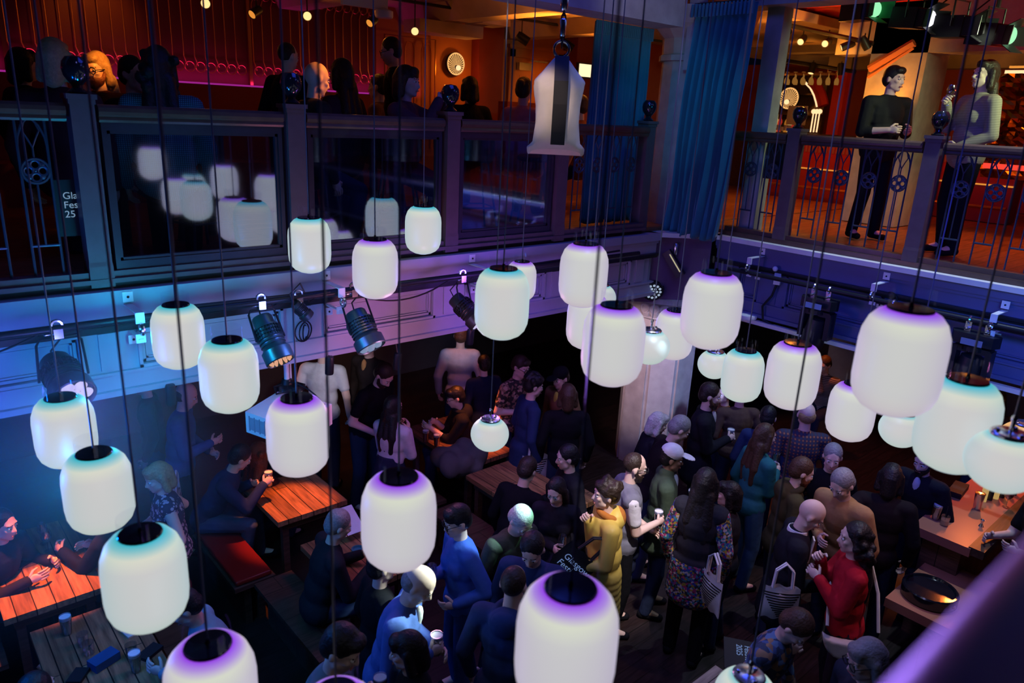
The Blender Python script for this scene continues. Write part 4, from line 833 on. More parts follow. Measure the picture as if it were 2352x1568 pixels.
lamp('POINT', 'bulb_light', (10.3, p.y-.3, 4.9), AMB, 2.5, None, .05)
p = atx(2000, 140, 10.15); q = atx(2100, 98, 10.15); tag(obj('wire_bundle', G().tube([p+Vector((0, 0, -.1)), q], .05, 6).tube([p+Vector((0, .0, -.2)), q+Vector((0, 0, -.06))], .02, 6), K['orange']), 'pinkish bundle of wires crossing the lit pillar', 'cable')
# ================================================================ hall tables and benches
TB = [((.62, 6.28), .66, 1.26, 'orange lit plank table at the left edge under the globe lamps'), ((.74, 4.82), .66, 1.16, 'dim plank table at the lower left with pints and glasses'), ((2.74, 6.32), .70, 1.16, 'orange lit plank table beside the man in the navy jumper'), ((4.80, 6.24), .66, 1.22, 'red brown table behind the round globe lamp'), ((4.66, 5.05), .66, .84, 'plank table in front of the seated dark haired man'), ((2.70, 4.86), .62, .86, 'narrow plank table beside the grey haired seated man')]
tts = [pubtable((c[0], c[1], 0), sx, sy, .75, l, None, grp='plank topped pub tables') for (c, sx, sy, l) in TB]
c = at(1650, 1526, .75); pubtable((c.x-.42, c.y-.30, 0), .8, .62, .75, 'pale plank table cut off by the bottom edge at right', planks('pale_planks', ((.4, .33, .25), (.3, .24, .19)), .12))
c = at(1328, 1140, .75); pubtable((c.x, c.y, 0), .34, .3, .75, 'small wooden table between the wine woman and the yellow raincoat')
def bench(c, sx, sy, rz, label, cushion=False):
    t = thing('bench', label, 'bench', (c[0], c[1], 0), rz, 'benches at the pub tables')
    obj('seat_board', G().bx((-sx/2, -sy/2, .38), (sx/2, sy/2, .42)), K['dwood'], t, False, True)
    if cushion: 
        g = G(); g.bx((-sx/2+.02, -sy/2+.02, .42), (sx/2-.02, sy/2-.02, .47)); o = obj('cushion', g, K['redv'], t, True, True); m = o.modifiers.new('b', 'BEVEL'); m.width = .018; m.segments = 3
    for a in (-1, 1):
        obj('leg', G().bx((a*(sx/2-.12)-.03, -sy/2+.04, 0), (a*(sx/2-.12)+.03, sy/2-.04, .38)), K['dwood'], t, False, True)
    return t
bench((2.05, 6.0), .36, 1.06, 0, 'bench with red vinyl cushion under the man in the navy jumper', True); bench((1.35, 5.1), .34, 1.3, 0, 'dark bench at the right of the dim lower left table'); bench((2.2, 4.85), .34, 1.2, 0, 'bench under the grey haired man at the narrow table'); bench((4.1, 4.95), .34, 1.2, 0, 'bench left of the plank table in front of the dark haired man'); bench((5.3, 5.9), .34, 1.4, 0, 'bench right of the red brown table'); bench((.1, 6.3), .34, 1.4, 0, 'bench under the man at the left edge'); bench((1.2, 6.5), .34, 1.2, 0, 'bench right of the orange lit left table'); bench((4.05, 6.3), .34, 1.3, 0, 'bench under the woman in the white corset top')
for (p, to, e, an) in (((.62, 5.95, 2.38), (.64, 5.85, .75), 420, 34), ((2.7, 6.0, 2.38), (2.62, 5.95, .75), 260, 34), ((4.9, 6.1, 2.38), (4.9, 6.1, .75), 170, 36), ((5.2, 6.8, 2.38), (5.6, 6.6, 1), 22, 70), ((2.9, 7.6, 2.4), (3.4, 8.6, 1.0), 40, 90), ((5.2, 8.8, 2.35), (5.2, 9.2, 0), 20, 110), ((9.4, 4.4, 2.25), (9.2, 4.2, 0), 40, 90), ((8.4, 1.9, 2.2), (7.2, 1.7, 0), 50, 80), ((10.0, 2.6, 2.25), (9.6, 2.8, 0), 40, 100)):
    lamp('SPOT', 'downlight', p, (1, .21, .035), e, to, .04, an, .5)
lamp('SPOT', 'downlight', (4.7, 4.9, 3.6), (1, .3, .1), 14, (4.7, 5.0, .7), .04, 30, .6); lamp('SPOT', 'downlight', (2.7, 4.7, 3.6), (1, .3, .1), 14, (2.75, 4.8, .7), .04, 26, .6)
g = G(); q0, q1 = at(585, 1345, .02), at(700, 1495, .02); tag(obj('floor_threshold', G().tube([q0+Vector((0, 0, .005)), q1+Vector((0, 0, .005))], .014, 6), K['steel']), 'thin metal strip across the dark floor at lower left', 'floor strip')
lamp('SPOT', 'downlight', (3.0, 5.7, 2.4), (.95, .88, .95), 60, at(742, 850, 1.3), .04, 34, .6); lamp('SPOT', 'downlight', (4.4, 5.7, 2.4), (.75, .7, 1), 50, at(1058, 800, 1.4), .04, 20, .6)  # lamps added to brighten two pale shirt backs
# --- downstairs bar at the right
ZB = 1.10; b0 = at(2095, 1205, ZB); x0 = b0.x; y1 = b0.y; y0 = at(2232, 1258, ZB).y
t = thing('bar_counter', 'red brown bar counter with plank front at the right edge downstairs', 'bar counter', (x0, y1, 0))
obj('counter_top', G().bx((x0, y0, ZB-.08), (x0+2.6, y1, ZB)), K['barw'], t, False)
obj('front_panel', G().bx((x0+.10, y0+.08, 0), (x0+2.5, y1-.08, ZB-.08)), planks('bar_planks', ((.16, .08, .05), (.10, .05, .035)), .12, rz=pi/2), t, False)
obj('drip_rail', G().bx((x0+.01, y0-.10, ZB-.06), (x0+2.6, y0+.02, ZB+.012)), K['dwood'], t, False)
tag(obj('back_sink_unit', G().bx((x0+.3, y0-1.2, 0), (x0+2.4, y0-.45, .85)).bx((x0+.3, y0-1.2, .86), (x0+2.4, y0-.45, .88)), K['steel'], None, False), 'dark steel sink unit behind the downstairs bar', 'sink unit')
def pint(p, label, beer=(.10, .025, .008), foam=True, h=.15, grp=None, name='pint_glass', cat='glass', fill=.82):
    t = thing(name, label, cat, p, 0, grp)
    obj('glass', G().lathe([(.0, .0), (.028, 0), (.030, .004), (.036, h*.55), (.041, h*.8), (.040, h), (.038, h), (.038, h*.8), (.034, h*.55), (.028, .008), (0, .008)], (0, 0, 0), 18, 0, None, False), K['glass'], t, True, True)
    if beer is not None:
        zf = h*fill; obj('beer', G().lathe([(0, .009), (.0275, .009), (.0335, h*.55), (.0372, zf), (0, zf)], (0, 0, 0), 18, 0, None, False), mat('beer', beer, .15, 0, .1), t, True, True)
        if foam: obj('foam', G().lathe([(.0372, zf), (.0376, zf+.018), (.0, zf+.02)], (0, 0, 0), 18, 0, None, False), K['white'], t, True, True)
    return t
def wineglass(p, label, wine=(.15, .01, .01), grp=None):
    t = thing('wine_glass', label, 'glass', p, 0, grp)
    obj('bowl', G().lathe([(.004, .085), (.02, .092), (.036, .115), (.041, .14), (.036, .175), (.032, .195), (.031, .195), (.034, .175), (.039, .14), (.034, .117), (.018, .095), (0, .091)], (0, 0, 0), 18, 0, None, False), K['glass'], t, True, True)
    obj('stem', G().lathe([(.034, 0), (.033, .003), (.008, .008), (.004, .02), (.004, .085)], (0, 0, 0), 14, 0, None, False), K['glass'], t, True, True)
    if wine: obj('wine', G().lathe([(0, .093), (.018, .096), (.034, .118), (.0385, .138), (0, .138)], (0, 0, 0), 18, 0, None, False), mat('wine', wine, .15, 0, .1), t, True, True)
    return t
def tumbler(p, label, liq=None):
    t = thing('tumbler', label, 'glass', p); obj('glass', G().lathe([(0, 0), (.034, 0), (.038, .09), (.036, .09), (.032, .008), (0, .008)], (0, 0, 0), 16, 0, None, False), K['glass'], t, True, True)
    if liq: obj('drink', G().lathe([(0, .009), (.032, .009), (.034, .05), (0, .05)], (0, 0, 0), 16, 0, None, False), mat('drink', liq, .15), t, True, True)
    return t
T = .752
pint(at(155, 1455, T), 'dark pint with pale foam at the far left of the dim table', (.06, .015, .01)); tumbler(at(192, 1480, T), 'empty glass right of the foamy pint on the dim table'); tumbler(at(205, 1500, T), 'second empty tumbler nearest the blue box on the dim table'); pint(at(313, 1540, T), 'dark branded pint with white foam at the right of the dim table', (.03, .012, .01)); tumbler(at(303, 1505, T), 'empty tumbler behind the dark branded pint', (.05, .04, .02))
tumbler(at(288, 1425, T), 'small tumbler at the back edge of the dim table')
tag(obj('blue_box', G().box(at(240, 1523, T)+Vector((0, 0, .03)), (.17, .10, .06), .35), mat('blue_card', (.02, .08, .2), .5), None, False), 'dark blue box on the dim plank table', 'box')
tag(obj('wallet', G().box(at(345, 1500, T)+Vector((0, 0, .012)), (.15, .09, .024), .5), K['black'], None, False), 'black wallet beside the dark branded pint', 'wallet'); tag(obj('wallet', G().box(at(180, 1555, T)+Vector((0, 0, .012)), (.13, .09, .024), .9), K['black'], None, False), 'black case at the bottom edge of the dim table', 'wallet')
tag(obj('folded_paper', G().box(at(318, 1442, T)+Vector((0, 0, .006)), (.2, .12, .012), .2), K['canvas'], None, False), 'folded grey paper at the back of the dim table', 'paper')
wineglass(at(57, 1278, T), 'empty wine glass by the hand of the man at the left edge', None); wineglass(at(112, 1265, T), 'wine glass in the hand resting on the orange lit left table', None); wineglass(at(102, 1248, T), 'second wine glass behind the hand on the orange lit left table', None)
tag(obj('phone', G().box(at(52, 1296, T)+Vector((0, 0, .006)), (.16, .075, .012), .6), K['gloss'], None, False), 'black phone on the orange lit left table', 'phone')
tag(obj('coaster', G().lathe([(0, 0), (.05, 0), (.05, .006), (0, .006)], at(103, 1290, T), 20), mat('green_card', (.1, .2, .06), .7)), 'green beer mat on the orange lit left table', 'coaster')
pint(at(978, 1015, T), 'cider pint at the left on the red brown table', (.35, .06, .02)); pint(at(1003, 1025, T), 'cider pint at the right on the red brown table', (.30, .05, .02))
tag(obj('ash_tray', G().lathe([(0, 0), (.05, 0), (.055, .03), (.048, .03), (.044, .01), (0, .01)], at(822, 1266, T), 20), K['teal']), 'round teal dish on the narrow plank table', 'dish')
g = G(); c = at(645, 1088, T); g.ell(c+Vector((0, 0, .1)), (.17, .12, .13), None, 14); g.torus(c+Vector((0, 0, .2)), .10, .012, 18, 6, 0, Matrix.Rotation(.6, 3, 'Z') @ Matrix.Rotation(pi/2, 3, 'X')); tag(obj('handbag', g, K['gloss']), 'black leather handbag on the table behind the pint holding hand', 'bag')
pint(Vector((at(1852, 1170+22, ZB).x, at(2150, 1190, ZB).y, ZB)) if 0 else at(2148, 1192, ZB), 'half drunk amber pint on the downstairs bar', (.4, .10, .02)); t = tumbler(at(2168, 1205, ZB), 'short glass with black straw on the downstairs bar', (.2, .1, .05))
obj('straw', G().tube([(0, 0, .02), (.03, .01, .17)], .004, 6), K['black'], t, True, True)
c = at(2243, 1168, ZB); t = thing('cocktail_shaker', 'steel cocktail shaker at the drip rail of the downstairs bar', 'shaker', c); obj('tin', G().lathe([(0, 0), (.032, 0), (.042, .16), (.04, .16), (0, .15)], (0, 0, 0), 18, 0, None, False), K['steel'], t, True, True); obj('lip', G().torus((0, 0, .16), .041, .004, 18, 5), K['brass'], t, True, True)
c = at(2253, 1208, ZB); tag(obj('jigger', G().lathe([(.022, 0), (.008, .03), (.02, .065), (.018, .065), (.0, .035)], c, 14, 0, None, False), K['steel']), 'small steel jigger on the drip rail', 'jigger')
wineglass(at(2310, 1165, ZB), 'red wine glass beside the reaching hand at the downstairs bar', (.1, .005, .01))
for i in range(6):
    c = at(2258+i*14, 1150-i*3, ZB); tag(obj('bar_bottle', G().lathe([(0, 0), (.026, 0), (.028, .14), (.01, .19), (.01, .22), (0, .22)], c, 12), bm[(i*2+1) % 4]), '%s small bottle from the shaker on the downstairs bar' % ['nearest', 'second', 'third', 'fourth', 'fifth', 'sixth'][i], 'bottle', 'small bottles on the downstairs bar')
tag(obj('bar_caddy', G().box(at(2225, 1140, ZB)+Vector((0, .1, .03)), (.30, .12, .05), .1), K['black'], None, False), 'black bar caddy behind the steel shaker', 'caddy')
# low table with black drum
ZP = .75; q = [at(x, y, ZP) for x, y in ((2030, 1370), (2140, 1278), (2260, 1330))]
xx0, yy1, xx1 = (q[0].x), q[1].y, q[1].x+.02
t = thing('pedestal_table', 'thick edged wooden table carrying a black drum at lower right', 'table', (xx0+.5, yy1-.4, 0))
obj('table_top', G().bx((xx0, yy1-.82, ZP-.08), (xx0+.98, yy1, ZP)), K['barw'], t, False); obj('pedestal', G().bx((xx0+.3, yy1-.55, 0), (xx0+.7, yy1-.25, ZP-.08)), K['dwood'], t, False)
c = at(2132, 1372, ZP); t = thing('black_drum', 'round black drum lying on the thick edged table', 'drum', c)
obj('shell', G().lathe([(0, 0), (.20, 0), (.21, .01), (.21, .09), (.20, .10), (.185, .10), (.175, .085), (0, .085)], (0, 0, 0), 40, 0, None, False), K['gloss'], t, True, True); obj('knob', G().ell((.17, -.115, .05), .016, None, 8).ell((-.05, -.205, .05), .014, None, 8), K['brass'], t, True, True)
p = Vector((8.9, 1.15, 1.5)); lamp('POINT', 'bulb_light', p+Vector((-.4, .2, .6)), AMB, 12, None, .08)
# ================================================================ people
def fuse(g, vox, it=3, k=.5):
    me = bpy.data.meshes.new('tmp'); me.from_pydata(g.V, [], g.F); o = bpy.data.objects.new('tmp', me); COL.objects.link(o)
    m = o.modifiers.new('r', 'REMESH'); m.mode = 'VOXEL'; m.voxel_size = vox
    m = o.modifiers.new('s', 'SMOOTH'); m.factor = k; m.iterations = it
    dg = bpy.context.evaluated_depsgraph_get(); r = bpy.data.meshes.new_from_object(o.evaluated_get(dg))
    n = len(r.vertices); V = np.empty(n*3); r.vertices.foreach_get('co', V); F = [tuple(p.vertices) for p in r.polygons]
    bpy.data.objects.remove(o); bpy.data.meshes.remove(r); bpy.data.meshes.remove(me)
    h = G(); h.V = [tuple(v) for v in V.reshape(-1, 3)]; h.F = F; h.M = [0]*len(F); return h
SKIN = {'fair': mat('fair_skin', (.72, .50, .42), .5, 0, .06, 30), 'tan': mat('tan_skin', (.48, .30, .22), .5, 0, .06, 30), 'brown': mat('brown_skin', (.24, .14, .09), .5, 0, .06, 30)}
HAIRC = {'black': (.012, .010, .012), 'dark': (.03, .018, .014), 'brown': (.07, .035, .02), 'auburn': (.16, .05, .02), 'blond': (.42, .28, .14), 'grey': (.25, .24, .25), 'white': (.55, .52, .50), 'fair': (.30, .18, .09)}
HAIR = {k: mat(k+'_hair', c, .45, 0, .45, 60, .4) for k, c in HAIRC.items()}
EYEW, EYED, LIP = mat('eye_white', (.7, .68, .66), .3, 0, 0), mat('eye_dark', (.02, .015, .012), .2, 0, 0), mat('lips', (.38, .14, .13), .45, 0, .1, 20)
_cl = {}
def cloth(c, bump=.35, rough=.85):
    if not isinstance(c, tuple): return c
    if c not in _cl: _cl[c] = mat('cloth', c, rough, 0, .22, 14, bump, spec=.12)
    return _cl[c]
NAVY, BLK, DENIM, JEAN = (.02, .035, .11), (.007, .007, .010), (.05, .08, .16), (.02, .03, .07)
class Person: pass
PPL = []
def person(x, y, label, face=0, zf=0., h=1.75, pose='stand', lean=3, hy=0, hp=0, L=None, R=None, top=BLK, sleeve='long', bottom=JEAN, skirt=None, coat=0, hair='short', hc='dark', skin='fair', w=1., fem=False, beard=None, specs=False, vest=None, cap=None, collar=None, hood=None, vox=.0125, gl=.35, gr=.35, shoes=BLK, tw=0, seat=.44, hz=None, bulk=0, zhead=None, reach=0, cl2=None, under=None):
    s = h/1.75; X = Vector
    lr = rad(lean); u = X((sin(lr), 0, cos(lr)))
    ph = (.93 if pose == 'stand' else seat+.09)
    pel = X((0, 0, ph)); sw = (.165 if fem else .185)*w
    T = Matrix.Rotation(rad(tw), 3, 'Z')
    fx = T @ X((1, 0, 0)); fy = T @ X((0, 1, 0)); fwd = (fx-u*fx.dot(u)).normalized(); side = u.cross(fwd).normalized()
    Rt = Matrix((fwd, side, u)).transposed()
    nb = pel+u*.525; S = {1: nb-u*.055+side*sw, -1: nb-u*.055-side*sw}
    RH = T @ Matrix.Rotation(lr*.6, 3, 'Y') @ Matrix.Rotation(rad(hy), 3, 'Z') @ Matrix.Rotation(rad(hp), 3, 'Y')
    hcn = nb+X((sin(lr*.6), 0, cos(lr*.6)))*.10+RH @ X((.018, 0, .085))
    H = lambda a, b, c: hcn+RH @ X((a, b, c))
    # arms
    tg = {1: L, -1: R}; A = {}
    for sd in (1, -1):
        Sh = S[sd]; t = tg[sd]
        if t is not None and pose == 'stand': t = (t[0]*.84, t[1], t[2])
        Wt = X(t) if t is not None else Sh+T @ X((.05, sd*.07, -.52))
        d = Wt-Sh; dl = min(d.length, .545); dn = d.normalized(); Wt = Sh+dn*dl
        a = (dl*dl+.29**2-.265**2)/(2*dl); hh = sqrt(max(0, .29**2-a*a))
        pole = T @ X((-.45, sd*.45, -.9)); pole = (pole-dn*pole.dot(dn)).normalized()
        E_ = Sh+dn*a+pole*hh; f = (Wt-E_).normalized()
        if t is not None: f = (f*.75+(T @ X((.5, -sd*.25, .05)) if not callable(t) else 0)).normalized()
        n = T @ X((0, -sd, 0)); n = (n-f*n.dot(f)).normalized(); th = n.cross(f) if sd == 1 else f.cross(n)
        A[sd] = (Sh, E_, Wt, f, n, th)
    # legs
    if pose == 'stand': hip = {q: pel+X((0, q*.085, -.02)) for q in (1, -1)}; kn = {q: X((.03, q*.105, .49)) for q in (1, -1)}; an = {q: X((-.01+q*.03, q*.115, .075)) for q in (1, -1)}
    else: hip = {q: pel+X((.02, q*.09, -.01)) for q in (1, -1)}; kn = {q: X((.43, q*.13, seat+.07)) for q in (1, -1)}; an = {q: X((.40+.05*q, q*.12, .075)) for q in (1, -1)}
    if pose == 'stool':
        kn = {q: X((.36, q*.12, seat-.06)) for q in (1, -1)}; an = {q: X((.30, q*.11, seat-.42)) for q in (1, -1)}
    wq = w
    def torso(g, i, lo=0):
        g.ell(pel+u*.36, (.112+i+bulk*.3, .160*wq+i, .20+i*.5), Rt, 14); g.ell(pel+u*.17, (.105*wq+i+bulk, .142*wq+i+bulk, .18), Rt, 14)
        g.ell(pel+u*.0, (.122+i+bulk*.6, .165*wq+i, .14+i*.5), Rt, 14); g.cap(S[1]-side*.02, .06+i, S[-1]+side*.02, .06+i, 12)
        g.cap(nb-u*.10, .085+i, nb-u*.02, .058+i, 12)
        if fem:
            for q in (1, -1): g.ell(pel+u*.335+fwd*.072+side*q*.068, (.052+i, .064+i, .07+i), Rt, 10)
        if lo:
            for q in (0, .14, .28, .42, .57, .71, .85, 1): g.ell(pel-X((0, 0, lo*q)), (.135+i+.02*q, .178*wq+i+.015*q, .12), None, 14)
    def arm(g, i, q, f0=1., fore=1.):
        Sh, E_, Wt = A[q][:3]
        g.cap(Sh, .056+i, Sh.lerp(E_, f0), .046+i)
        if fore > 0 and f0 >= 1: g.cap(E_, .045+i, E_.lerp(Wt, fore), .031+i*.9)
    def legs(g, i, fr=1.):
        for q in (1, -1): g.cap(hip[q], .088+i, kn[q], .06+i); g.cap(kn[q], .06+i, kn[q].lerp(an[q], fr), .042+i*1.4)
    g = G(); torso(g, 0); legs(g, 0)
    for q in (1, -1): arm(g, 0, q)
    for q in (1, -1): g.cap(an[q], .04, an[q]+X((.13, q*.02, -.04)), .03)
    g.cap(nb-u*.06, .062, H(-.012, 0, -.04), .052, 12)
    g.ell(H(-.012, 0, .03), (.098, .077, .095), RH, 18); g.ell(H(.02, 0, -.045), (.073, .059, .078), RH, 16); g.ell(H(.06, 0, -.098), (.028, .03, .022), RH, 10); g.cap(H(.02, .045, -.07), .022, H(.06, .012, -.098), .018, 8); g.cap(H(.02, -.045, -.07), .022, H(.06, -.012, -.098), .018, 8)
    g.cap(H(.082, 0, .015), .010, H(.106, 0, -.032), .0145, 8); g.ell(H(.098, 0, -.036), (.014, .02, .011), RH, 8); g.cap(H(.079, -.04, .028), .0125, H(.079, .04, .028), .0125, 8)
    for q in (1, -1): g.ell(H(.062, q*.04, -.02), (.026, .022, .018), RH, 8); g.ell(H(-.012, q*.08, -.008), (.02, .012, .032), RH, 8)
    g.ell(H(.083, 0, -.066), (.014, .024, .012), RH, 8)
    for q in (1, -1):
        Sh, E_, Wt, f, n, th = A[q]; Q = Matrix((f, th, n)).transposed(); g.ell(Wt+f*.045, (.055, .04, .019), Q, 12); g.cap(Wt-f*.03, .029, Wt+f*.02, .024)
    b = fuse(g, vox, 2, .45)
    def ad(fn, m):
        k = len(b.F); fn(b); b.M[k:] = [m]*(len(b.F)-k)
    for q in (1, -1):
        Sh, E_, Wt, f, n, th = A[q]; cu_ = gl if q == 1 else gr
        for i in range(4):
            p0 = Wt+f*.082+th*(.03-.02*i); ln = (.068, .076, .071, .056)[i]; d_ = lambda a: f*cos(a)+n*sin(a)
            c_ = cu_*(1+.06*i); p1 = p0+d_(c_*1.0)*ln*.45; p2 = p1+d_(c_*2.2)*ln*.32; p3 = p2+d_(c_*3.1)*ln*.26
            b.cap(p0, .0095, p1, .0088, 7); b.cap(p1, .0088, p2, .0078, 7); b.cap(p2, .0078, p3, .0068, 7)
        p0 = Wt+f*.02+th*.028; p1 = p0+(f*.55+th*.6+n*.45).normalized()*.042; p2 = p1+(f*.75+th*.05+n*(.4+cu_)).normalized()*.034
        b.cap(p0, .013, p1, .011, 7); b.cap(p1, .011, p2, .0085, 7)
    for q in (1, -1):
        ad(lambda z: z.ell(H(.0785, q*.032, .004), (.0125, .0145, .0085), RH, 10), 2)
        ad(lambda z: z.ell(H(.0885, q*.031, .004), (.005, .0065, .0065), RH, 8), 3)
        ad(lambda z: z.cap(H(.0855, q*.014, .026), .0055, H(.079, q*.048, .028), .004, 6), 1)
    ad(lambda z: z.cap(H(.0935, -.02, -.067), .0055, H(.0935, .02, -.067), .0055, 6), 4)
    yaw = rad(face)+YAW-pi/2; Rz = Matrix.Rotation(yaw, 3, 'Z')
    hw = at(x, y, zhead if zhead else zf+hcn.z*s); o3 = Rz @ (hcn*s); loc = X((hw.x-o3.x, hw.y-o3.y, (zhead-hcn.z*s) if zhead else zf))
    e = thing('person', label, 'person', loc, yaw); e.scale = (s, s, s)
    hm = HAIR[hc]
    obj('body', b, [SKIN[skin], hm, EYEW, EYED, LIP], e, 2, True)
    def piece(name, fn, m, vx=None, it=2, lab=None):
        g = G(); fn(g); o = obj(name, fuse(g, vx or vox, it), cloth(m), e, 2, True)
        if lab: o['label'] = lab
        return o
    def f_top(g):
        torso(g, .02, coat)
        if sleeve != 'none':
            for q in (1, -1): arm(g, .017, q, 1. if sleeve != 'short' else .62, {'long': .96, 'short': 0, 'mid': .35}[sleeve])
        if hood: g.ell(nb-fwd*.07-u*.03, (.09, .12, .10), Rt, 12)
        if collar == 'stand': g.cap(nb-u*.05, .085, nb+u*.035, .074, 12)
    piece('coat' if coat else 'top', f_top, top, None, 7)
    if vest: piece('vest', lambda g: torso(g, .028), vest)
    if skirt: piece('skirt', lambda g: g.lathe([(.13, .2), (.16, .08), (.19, -.05), (.27, -.42), (.25, -.42), (.0, -.1)], pel, 20), skirt)
    piece('trousers', lambda g: (legs(g, .014), g.ell(pel-u*.02, (.128, .172*wq, .13), Rt, 12)), bottom)
    if pose != 'stool' or 1:
        for q in (1, -1): piece('shoe', lambda g: (g.cap(an[q]+X((-.03, 0, -.035)), .045, an[q]+X((.14, q*.02, -.045)), .036), g.cap(an[q], .05, an[q]-X((0, 0, .03)), .048)), shoes)
    if collar == 'shirt':
        g = G(); g.lathe([(.082, -.025), (.074, .03), (.068, .032), (.07, -.03)], nb, 18, 0, Rt, False); obj('collar', g, cloth((.75, .75, .78)), e, True, True)
        g = G(); g.box(pel+u*.40+fwd*.128, (.012, .07, .20), 0, 0, Rt); obj('shirt_front', g, cloth((.7, .7, .74)), e, False, True)
    if under: obj('shirt_front', G().ell(pel+u*.455+fwd*.088, (.034, .036, .10), Rt, 12), cloth(under), e, True, True)
    if hair != 'bald':
        def f_hair(g):
            if hair == 'buzz': g.ell(H(-.02, 0, .034), (.094, .081, .095), RH, 16); return
            if hair == 'balding': g.ell(H(-.045, 0, -.005), (.07, .084, .07), RH, 16); return
            g.ell(H(-.022, 0, .042), (.100, .086, .098), RH, 18); g.ell(H(-.05, 0, .0), (.072, .084, .085), RH, 14)
            if hair in ('quiff', 'curly', 'fringe', 'bob', 'longf'): g.ell(H(.05, 0, .085), (.05, .066, .04), RH, 12)
            if hair == 'curly':
                rn = random.Random(len(label))
                for i in range(26): a, c2 = rn.uniform(0, 6.3), rn.uniform(-.2, 1); g.ell(H(-.03+.085*cos(a)*sqrt(1-c2*c2*.8), .085*sin(a)*sqrt(1-c2*c2*.8), .05+.085*c2), .03, None, 8)
            if hair in ('fringe', 'bob'): g.ell(H(.066, 0, .05), (.028, .062, .035), RH, 12)
            if hair in ('bob', 'long', 'longf', 'wavy'):
                for q in (1, -1): g.cap(H(-.012, q*.078, .03), .03, H(-.02, q*.085, -.10), .034)
                g.cap(H(-.07, 0, .02), .07, H(-.072, 0, -.10), .066)
            if hair in ('long', 'longf', 'wavy'):
                bk = nb-fwd*.085
                for k in (-1, 0, 1): g.cap(H(-.07, k*.05, -.08), .05, bk+side*k*.075-u*.12, .05); g.cap(bk+side*k*.075-u*.12, .05, bk+side*k*.065-u*.28, .03)
                if hair == 'wavy':
                    rn = random.Random(3)
                    for i in range(22): g.ell(H(rn.uniform(-.12, 0), rn.uniform(-.11, .11), rn.uniform(-.2, .08)), .035, None, 8)
            if hair == 'bun': g.ell(H(-.115, 0, .06), .045, None, 12)
        piece('hair', f_hair, hm, min(vox, .011), 2)
    if beard: piece('beard', lambda g: (g.ell(H(.034, 0, -.075), (.066, .062, .056), RH, 14), g.ell(H(.07, 0, -.11), (.03, .036, .03), RH, 10), g.cap(H(.095, -.024, -.052), .007, H(.095, .024, -.052), .007, 6), [g.cap(H(.0, q*.068, -.01), .016, H(.03, q*.055, -.07), .02) for q in (1, -1)]), HAIR[beard], .009)
    if specs:
        g = G(); MR = RH @ Matrix.Rotation(pi/2, 3, 'Y')
        for q in (1, -1): g.torus(H(.104, q*.034, .002), .024, .0035, 18, 5, 0, MR); g.tube([H(.102, q*.058, .006), H(.0, q*.083, .008)], .003, 5)
        g.tube([H(.105, -.011, .006), H(.105, .011, .006)], .0035, 5); obj('spectacles', g, K['black'], e, True, True)
    if cap is not None:
        g = G(); g.ell(H(-.012, 0, .062), (.105, .09, .085), RH, 18); k = RH @ Matrix.Rotation(.12, 3, 'Y')
        g.ell(H(.135, 0, .052), (.075, .07, .010), k, 16); g.ell(H(-.012, 0, .148), .008, None, 6); obj('cap', fuse(g, .008, 2), cloth(cap), e, 2, True)
    if hood: piece('hood', lambda g: (g.torus(nb+u*.01-fwd*.02, .085, .032, 18, 8, 0, Rt @ Matrix.Rotation(-.35, 3, 'Y')), g.ell(nb-fwd*.10-u*.02, (.06, .10, .085), Rt, 12)), hood)
    PPL.append((e.name, label[:40], hw, face))
    P = Person(); P.e = e; M4 = Matrix.LocRotScale(loc, Euler((0, 0, yaw)), (s, s, s)); P.M = M4
    P.w = lambda a, b_, c: M4 @ X((a, b_, c))
    P.grip = {q: M4 @ (A[q][2]+A[q][3]*.07+A[q][4]*.045) for q in (1, -1)}
    P.hand = {q: M4 @ (A[q][2]+A[q][3]*.06) for q in (1, -1)}
    P.fwd = Rz @ fwd; P.side = Rz @ side
    return P
def held(P, q, fn, dz=.075): return fn(P.grip[q]-Vector((0, 0, dz)))
def tote(p, yaw, label, stripes=True, sx=.34, sz=.36, hand=None, col=None):
    t = thing('tote_bag', label, 'bag', p, yaw, 'striped tote bags'); g = G(); NX, NZ = 14, 14; vs = []
    for sd in (-1, 1):
        for j in range(NZ+1):
            for i in range(NX+1):
                a, c = i/NX*2-1, j/NZ; vs.append((a*sx/2*(1-.06*c), sd*(.004+.035*(1-a*a)*sin(pi*min(1, c*1.2)*.8)), -sz*(1-c)+.012*sin(a*7+c*3)))
    m_ = (NX+1)*(NZ+1); f0 = [(j*(NX+1)+i, j*(NX+1)+i+1, (j+1)*(NX+1)+i+1, (j+1)*(NX+1)+i) for j in range(NZ) for i in range(NX)]
    g.add(vs, f0+[tuple(m_+v for v in f)[::-1] for f in f0]); obj('pouch', g, col or K['canvasw'], t, True, True)
    if stripes:
        for sd in (-1, 1):
            g = G()
            for k in range(11):
                z = -sz*.93+k*sz*.075; hw_ = .022+k*.0115
                y_ = lambda a, c: sd*(.006+.036*(1-a*a)*sin(pi*min(1, c*1.2)*.8))
                for i in range(8):
                    a0, a1 = -hw_+2*hw_*i/8, -hw_+2*hw_*(i+1)/8; c = 1+z/sz; g.add([(a0, y_(a0*2/sx, c), z), (a1, y_(a1*2/sx, c), z), (a1, y_(a1*2/sx, c+.03), z+.011), (a0, y_(a0*2/sx, c+.03), z+.011)], [(0, 1, 2, 3)])
            obj('printed_stripes', g, K['black'], t, True, True)
    for sd in (-1, 1): obj('handle', G().tube([(-.07, sd*.01, -.01), (-.06, sd*.012, .14), (0, sd*.012, .2), (.06, sd*.012, .14), (.07, sd*.01, -.01)], .009, 6), col or K['canvasw'], t, True, True)
    return t
K['canvasw'] = mat('white_canvas', (.72, .68, .72), .85, 0, .08, 12, .15)
K['lcloth'] = glow('dummy', (0, 0, 0), 0)
